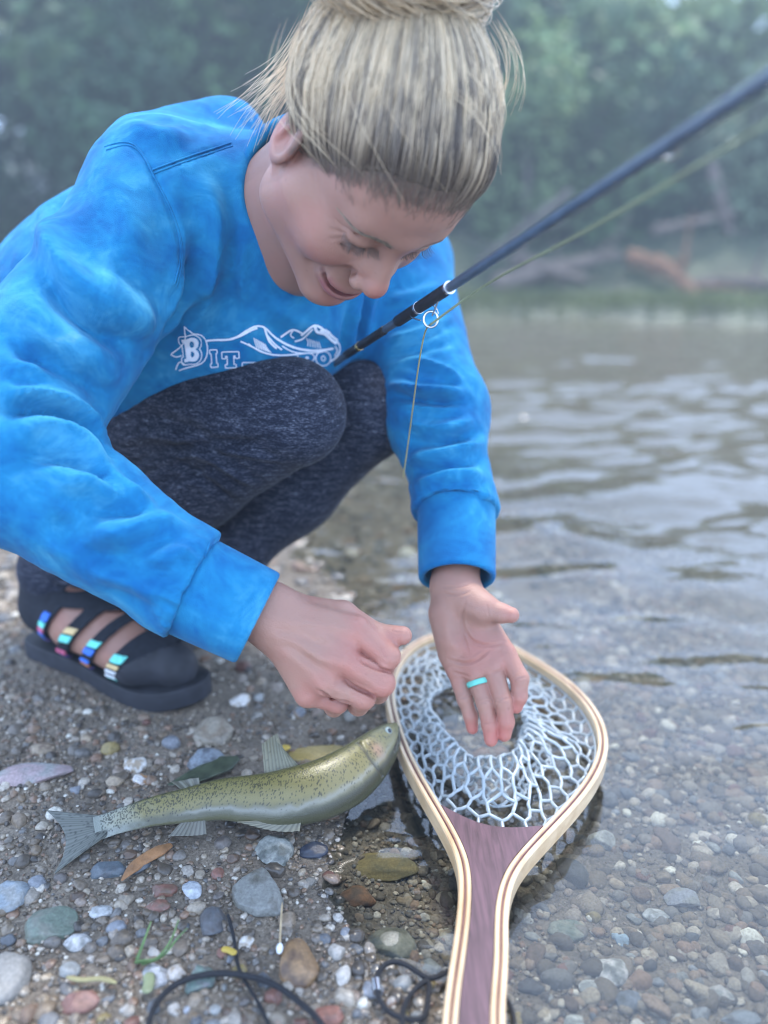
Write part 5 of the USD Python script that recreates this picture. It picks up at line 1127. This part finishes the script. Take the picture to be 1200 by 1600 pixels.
for x, o in ((640, .007), (668, -.007), (690, .0)):
    part('guide_foot', tube(spline([rodp(x, rl(x)), (rodp(x, rl(x)) + gcn) / 2 + ga * o, gcn + ga * o * 1.1 + nrm(rodp(x, rl(x)) - gcn) * .004], 10), .0007, 6), 'steel', rod, loc=RO)
kp = rodp(1040, rl(1040)); kd = P(1050, 246, .482)
part('hook_keeper', tube(spline([rodp(1018, rl(1018)), kd, rodp(1062, rl(1062))], 12), .0011, 8), 'steel', rod, loc=RO)
plain('fly_line_coat', (.19, .21, .12), .4, .4, .1, 60); plain('leader_olive', (.22, .20, .10), .4, .4, .1, 60)
fl = spline([P(1330, 118, .37), P(1210, 186, .41), P(1040, 288, .49), P(870, 385, .60), P(740, 458, .71), gcn + [0.0, -.004, -.004]], 50)
plain('cork', (.42, .28, .16), .8, .2, .3, 200)
wrap(1340, 1490, .0115, 'cork', 'cork_grip')
fline = thing('fly_line', 'pale olive fly line running below the rod to its guide and hanging by her sleeve', 'fishing line', gcn)
part('line', tube(fl, .0011, 8), 'fly_line_coat', fline, loc=gcn)
part('leader', tube(spline([gcn + [0.0, -.004, -.004], P(664, 520, .785), P(655, 565, .81), P(646, 630, .85), P(638, 690, .885), P(630, 746, .91)], 40), .0008, 7), 'leader_olive', fline, loc=gcn)

# ------------------------------------------------------------------ stones one can pick out
M('stone', {'a': ('attribute', {'attribute': 'tint'}), 'g': ('geometry', {}), 'n': ('noise_texture', {'scale': 320.0, 'detail': 5.0, 'roughness': .7}), 'v': ('rgb_ramp', {'ramp': [(.3, (.62, .61, .60)), (.7, (1.28, 1.27, 1.25))]}), 'm': ('mix_color', {'blend_type': 'multiply', 'fac': 1.0, 'use_clamp': False}), 'sx': ('separate_xyz', {}),
    'wet': ('map_range', {'from_min': WZ, 'from_max': WZ + .022, 'to_min': .66, 'to_max': 1.0, 'clamp': True}), 'm2': ('vector_math', {'math_type': 'scale'}), 'wr': ('map_range', {'from_min': WZ - .008, 'from_max': WZ + .026, 'clamp': True}), 'rr': ('rgb_ramp', {'ramp': [(0, (.8, .8, .8)), (.18, (.8, .8, .8)), (.26, (.16, .16, .16)), (.5, (.24, .24, .24)), (1, (.68, .68, .68))]}), 'b': ('bump', {'strength': .5, 'distance': .0015}), 'p': ('principled_bsdf', {'specular_ior_level': .5})},
  [('a.color', 'm.a'), ('g.position', 'n.vector'), ('n.fac', 'v.fac'), ('v.color', 'm.b'), ('g.position', 'sx.vector'), ('sx.z', 'wet.value'), ('sx.z', 'wr.value'), ('m.result', 'm2.vector1'), ('wet.result', 'm2.scale'), ('m2.vector', 'p.base_color'), ('wr.result', 'rr.fac'), ('rr.color', 'p.roughness'), ('n.fac', 'b.height'), ('b.normal', 'p.normal')], 'p.BSDF')
def stone_mesh(seed, rx, ry, rz, rot, col, col2=None, sub=3):
    m = pebble(seed, sub, 1.0, 7, .09); v = np.array(m.vertices); v = v / np.abs(v).max(0) * [rx, ry, rz]
    c_, s_ = math.cos(rot), math.sin(rot); n = fbm(v * (1.1 / max(rx, ry)) * 2.2 + seed, 4, seed); v = v @ np.array([[c_, s_, 0], [-s_, c_, 0], [0, 0, 1]])
    c2 = np.asarray(col2 if col2 is not None else np.array(col) * .6); t = np.clip((n - .46) * 6, 0, 1)
    return trimesh.Trimesh(v, m.faces, process=False), np.asarray(col) * (1 - t[:, None]) + c2 * t[:, None]
def place(px, py, wpx, hpx):
    g = PZ(px, py, 0.0); g = PZ(px, py, float(ground_z(g[0], g[1])) + .004); d = (g - EYE) @ FW
    el = math.atan2(EYE[2] - g[2], np.hypot(g[0], g[1])); rx = wpx * d / FPX / 2
    return g, rx, hpx * d / FPX / 2 / max(.5, math.sin(el) + .25)
G1, G2, G3 = (0.255, 0.255, 0.240), (0.150, 0.150, 0.150), (0.093, 0.099, 0.108)
TAN, BRN, RED, WHT, OCH, GRN, PNK, NAV = (0.330, 0.255, 0.173), (0.135, 0.087, 0.057), (0.180, 0.084, 0.060), (0.660, 0.630, 0.585), (0.225, 0.168, 0.063), (0.143, 0.173, 0.132), (0.330, 0.247, 0.247), (0.024, 0.030, 0.048)
STONES = [(52, 1206, 120, 46, PNK, G1, .30, 'long pinkish grey stone lying at the left edge'), (76, 1442, 92, 66, GRN, (.20, .20, .16), .1, 'large flat grey green cobble at lower left'), (6, 1528, 84, 96, (.24, .225, .20), (.20, .185, .165), 0, 'big smooth pale stone cut by the left edge'), (14, 1398, 64, 66, (.22, .25, .27), G1, .9, 'blue grey slab at the left edge above the pale stone'),
    (322, 1186, 62, 42, (.22, .25, .28), G3, .2, 'blue grey angular stone behind the dorsal fin'), (333, 1142, 62, 56, (.30, .26, .20), (.22, .17, .12), .4, 'tan blocky stone under the sandal toe'), (376, 1093, 36, 25, WHT, TAN, .1, 'white pebble between the sandal and the fist'), (210, 1193, 38, 30, WHT, TAN, .2, 'white pebble left of the blue grey stone'), (66, 1168, 42, 24, TAN, BRN, 0, 'tan pebble above the long pinkish stone'),
    (218, 1214, 26, 24, (.66, .62, .58), (.40, .22, .10), .5, 'white pebble with an orange side above the tail'), (490, 1326, 50, 32, NAV, (.05, .06, .08), .2, 'glossy dark navy stone below the belly'), (428, 1327, 62, 62, (.30, .31, .28), (.09, .10, .09), .3, 'mottled lichen grey stone below the pelvic fin'), (156, 1422, 42, 26, (.46, .46, .45), G1, .1, 'pale oval pebble right of the grey green cobble'),
    (299, 1387, 32, 38, (.44, .46, .48), (.30, .34, .40), .8, 'upright pale blue pebble amid brown ones'), (256, 1388, 42, 28, RED, BRN, 0, 'reddish brown pebble left of the pale blue pebble'), (246, 1412, 40, 24, (.22, .10, .07), BRN, .2, 'darker red pebble under the reddish brown one'), (334, 1436, 46, 58, (.085, .08, .08), G3, .1, 'dark grey block beside the grass sprig'), (402, 1398, 76, 100, (.20, .20, .18), (.10, .09, .07), .5, 'tall mottled stone in the middle of the bank'),
    (384, 1470, 30, 26, (.64, .60, .54), TAN, .3, 'round white pebble below the tall mottled stone'), (242, 1522, 42, 46, (.42, .41, .41), G1, .4, 'pale grey pebble left of the cord loop'), (276, 1517, 32, 36, (.48, .44, .40), TAN, .2, 'cream pebble beside the pale grey pebble'), (312, 1527, 50, 50, (.12, .17, .145), G2, .3, 'green stone inside the cord loop'), (466, 1502, 66, 92, (.26, .155, .075), (.12, .07, .04), .2, 'large orange brown stone in the middle foreground'),
    (120, 1470, 44, 34, (.50, .49, .48), G1, .3, 'white quartz pebble below the grey green cobble'), (166, 1357, 62, 36, (.095, .115, .13), G3, .2, 'dark blue grey stone under the tail'), (590, 1352, 128, 54, OCH, (.15, .125, .06), .1, 'flat olive slab lying under water below the fish'), (556, 1396, 66, 42, (.26, .125, .06), BRN, .1, 'orange brown stone below the olive slab'), (632, 1356, 26, 26, (.40, .37, .30), TAN, .1, 'cream pebble at the right end of the olive slab'),
    (612, 1470, 84, 66, (.27, .25, .19), (.15, .14, .10), .3, 'large speckled stone left of the handle'), (697, 1398, 34, 26, (.46, .38, .26), TAN, .3, 'cream pebble touching the handle'), (696, 1451, 32, 24, (.46, .39, .28), TAN, .2, 'second cream pebble by the handle'), (512, 1582, 52, 44, (.26, .11, .075), RED, .2, 'red brown stone at the bottom edge'), (122, 1562, 66, 44, (.22, .11, .085), RED, .1, 'rusty flat stone near the bottom left'),
    (892, 1362, 46, 60, (.055, .055, .05), (.09, .085, .075), .7, 'dark upright stone standing out of the water'), (955, 1515, 58, 52, (.60, .57, .55), G1, .3, 'bright white stone under the water right of the handle'), (938, 1312, 50, 36, (.44, .44, .40), G1, .2, 'pale stone beyond the dark upright stone'), (1016, 1488, 28, 26, (.50, .43, .33), TAN, .3, 'small cream stone right of the bright white stone'), (1130, 1550, 42, 40, (.48, .45, .42), G1, .2, 'pale stone in the lower right water'),
    (970, 1461, 26, 30, (.30, .40, .48), (.24, .32, .40), .6, 'light blue pebble in the water'), (1026, 1425, 44, 28, (.50, .50, .49), G1, .2, 'whitish stone above the small cream stone'), (888, 1450, 66, 40, (.26, .27, .22), GRN, .1, 'flat grey green slab under water right of the handle'), (900, 1596, 40, 40, (.50, .50, .47), G1, .2, 'pale stone at the bottom edge right of the handle'), (920, 1535, 46, 26, (.40, .40, .38), G1, .5, 'grey slab touching the bright white stone'), (1040, 1312, 44, 56, (.17, .10, .065), BRN, .2, 'brown block under the far shallow water'),
    (1068, 1402, 60, 40, (.28, .29, .33), G1, .1, 'blue grey flat stone near the right edge'), (1156, 1590, 70, 40, (.24, .27, .31), G2, .2, 'blue slate in the lower right corner'), (985, 1560, 52, 40, (.16, .18, .22), G3, .4, 'dark blue slate below the bright white stone'), (500, 1176, 100, 44, (.31, .23, .07), (.36, .27, .10), .15, 'smooth ochre stone behind the fish'), (830, 1536, 44, 34, (.065, .06, .065), G3, .2, 'black round stone beside the handle'), (660, 1290, 60, 40, (.06, .06, .05), (.1, .09, .07), .9, 'dark stone below the left arm of the net')]
for i, (px, py, w, h, c1, c2, rot, lb) in enumerate(STONES):
    g, rx, ry = place(px, py, w, h); rz = min(rx, ry) * (.55 if w < 90 else .38) * (1.5 if 'upright' in lb and 'dark' in lb else 1)
    m, col = stone_mesh(500 + i, rx, ry, rz, rot * .6, np.array(c1) * .95, np.array(c2) * .95)
    t = part('stone', m, 'stone', None, attrs={'tint': col}, smooth=True)
    UsdGeom.Xformable(t).AddTranslateOp().Set(Gf.Vec3d(float(g[0]), float(g[1]), float(ground_z(g[0], g[1])) + rz * .22)); tag(t, lb, 'stone')
# pebbles large enough to pick out, each a piece of the bank
rs = np.random.default_rng(17); taken = [(s[0], s[1], max(s[2], s[3]) * .5) for s in STONES]; cnt = 0; tries = 0
PAL = [G1, G2, G3, G3, TAN, BRN, BRN, RED, OCH, (.28, .23, .17), (.21, .19, .16), (.18, .14, .10), (.12, .10, .085), (.42, .385, .34), (.24, .25, .27)]
FISH_L = LineString(spx + [(80, 1310)]); SHOE = Polygon([(40, 950), (330, 1010), (330, 1110), (190, 1115), (60, 1020)]); NETH = Polygon([rim_px[k] for k in range(len(rim_px))]).buffer(8)
while cnt < 296 and tries < 6000:
    tries += 1
    px = rs.uniform(0, 1200); py = 1600 - 560 * rs.random() ** 1.35; w = rs.uniform(15, 34) * (1 if rs.random() < .85 else 1.5) * np.interp(py, [1050, 1300, 1600], [.75, 1, 1.1]); pt = Point(px, py)
    if px < 560 and py < 1330 and rs.random() < .78: continue
    if px < 760 and rs.random() < .25: continue
    if any((px - a) ** 2 + (py - b) ** 2 < (c + w * .42) ** 2 for a, b, c in taken) or FISH_L.distance(pt) < 42 or SHOE.contains(pt) or (NETH.contains(pt) and py > 1290): continue
    taken.append((px, py, w * .42)); cnt += 1
    g, rx, ry = place(px, py, w, w * rs.uniform(.6, .95)); rz = min(rx, ry) * rs.uniform(.5, .8)
    c1 = np.array(PAL[rs.integers(len(PAL))]) * rs.uniform(.75, 1.2)
    m, col = stone_mesh(2000 + cnt, rx, ry, rz, rs.uniform(0, 3.1), c1, c1 * rs.uniform(.55, 1.25), 2)
    o = np.array([g[0], g[1], float(ground_z(g[0], g[1])) + rz * .30])
    part('pebble', trimesh.Trimesh(m.vertices + o, m.faces, process=False), 'stone', ground, attrs={'tint': col})

# ------------------------------------------------------------------ cords, grass, leaves, twigs
def on_ground(px, py, up=.003):
    g = PZ(px, py, 0.0); z = max(float(ground_z(g[0], g[1])), WZ - .004); return PZ(px, py, z + up)
plain('elastic_cord', (.012, .012, .014), .6, .3, .3, 300, .0004, 2500)
def cord(pts, r, label, up=.006, lift=()):
    q = spline([on_ground(x, y, up + (lift[i] if i < len(lift) else 0)) for i, (x, y) in enumerate(pts)], 90); t = thing('cord', label, 'cord', q[0]); part('cord_loop', tube(q, r, 8), 'elastic_cord', t, loc=q[0]); return t, q
cord([(228, 1620), (242, 1572), (272, 1540), (320, 1523), (375, 1523), (425, 1537), (468, 1566), (505, 1605), (520, 1640)], .0024, 'thick black elastic cord arching over the pebbles at the bottom edge', .012)
cord([(356, 1430), (366, 1470), (374, 1515), (392, 1548), (415, 1590), (430, 1630)], .0015, 'thin dark string crossing under the arching cord', .006)
t, q = cord([(700, 1517), (668, 1528), (641, 1511), (613, 1503), (593, 1517), (589, 1545), (603, 1576), (630, 1591), (657, 1592), (669, 1564), (668, 1534), (642, 1554), (629, 1590), (632, 1620)], .0022, 'knotted black cord loop with a silver crimp left of the handle', .010)
i = np.argmin(np.abs(q[:, 0] - on_ground(590, 1550)[0]) + np.abs(q[:, 1] - on_ground(590, 1552)[1])); cd = nrm(q[i + 3] - q[i - 3])
part('crimp', tube(np.array([q[i] - cd * .006, q[i] + cd * .006]), .0036, 14), 'steel', t, smooth=40, loc=q[0])
cord([(770, 1540), (788, 1556), (801, 1582), (802, 1625)], .0020, 'black cord end curling out right of the handle', .008)
plain('green_blade', (.07, .125, .035), .5, .4, .25, 60); plain('straw', (.24, .21, .10), .6, .3, .2, 80); plain('yellow_leaf', (.36, .25, .04), .5, .4, .15, 80); plain('orange_wood', (.26, .125, .05), .55, .4, .35, 60, .001, 300); plain('dry_twig', (.36, .27, .16), .7, .3, .2, 80); plain('dark_leaf', (.05, .06, .035), .4, .5, .4, 90, .0006, 300); plain('leaf_pale_bit', (.17, .19, .10), .5, .4, .2, 80)
sg = thing('grass_sprig', 'fresh green grass sprig lying on the pebbles', 'grass', on_ground(230, 1500))
SO = np.array(on_ground(230, 1500))
for pts in ([(214, 1500), (222, 1478), (236, 1440)], [(212, 1503), (246, 1496), (264, 1474), (279, 1437)], [(222, 1506), (256, 1492), (274, 1470), (293, 1450)], [(212, 1502), (228, 1500), (246, 1498)]):
    q = spline([on_ground(x, y, .008 + .006 * k) for k, (x, y) in enumerate(pts)], 20); part('blade', sweep(q, circ(.0017, 8, .0006), up=(0, 0, 1), scale=np.linspace(1, .35, 20)), 'green_blade', sg, loc=SO)
def bit(name, pts, w, h, mat, label, cat_, up=.006, taper=None):
    q = spline([on_ground(x, y, up) for x, y in pts], 18); t = thing(name, label, cat_, q[0]); part('stem' if cat_ != 'leaf' else 'blade', sweep(q, circ(w, 10, h), up=(0, 0, 1), scale=np.interp(np.linspace(0, 1, 18), *(taper or ([0, .1, .9, 1], [.4, 1, 1, .4])))), mat, t, loc=q[0]); return t, q
bit('straw', [(104, 1526), (130, 1531), (155, 1529), (182, 1536)], .0022, .0012, 'straw', 'pale yellow straw below the grey green cobble', 'straw', .008)
bit('leaf', [(346, 1483), (356, 1484), (368, 1491)], .0030, .0012, 'yellow_leaf', 'tiny bright yellow leaf by the thin string', 'leaf', .010)
bit('wood_sliver', [(190, 1376), (215, 1350), (240, 1334), (268, 1320)], .0075, .003, 'orange_wood', 'orange brown wood sliver below the tail', 'wood', .006, ([0, .3, .8, 1], [.15, .9, 1, .4]))
t, q = bit('twig', [(441, 1410), (439, 1440), (437, 1482)], .0009, .0009, 'dry_twig', 'thin twig with a white tip standing over the brown stone', 'twig', .012)
part('tip', trimesh.Trimesh(trimesh.creation.icosphere(2, 1.0).vertices * [.0028, .005, .0028], trimesh.creation.icosphere(2).faces, process=False).apply_translation(q[-1] - q[0]), 'strap_white', t)
bit('leaf', [(262, 1226), (300, 1214), (335, 1199), (372, 1184)], .016, .002, 'dark_leaf', 'long dark leaf lying along the back of the fish', 'leaf', .008, ([0, .35, .8, 1], [.1, .8, 1, .3]))
bit('leaf', [(420, 1176), (436, 1172), (452, 1165)], .006, .0012, 'yellow_leaf', 'small brown yellow leaf by the dorsal fin', 'leaf', .004)
bit('leaf', [(228, 1552), (233, 1535), (231, 1520)], .0045, .0012, 'leaf_pale_bit', 'pale green leaf scrap by the cream pebble', 'leaf', .007)
bit('twig', [(545, 1258), (560, 1235), (590, 1224)], .0012, .0012, 'dry_twig', 'short pale twig by the puddle under the throat of the fish', 'twig', .005)
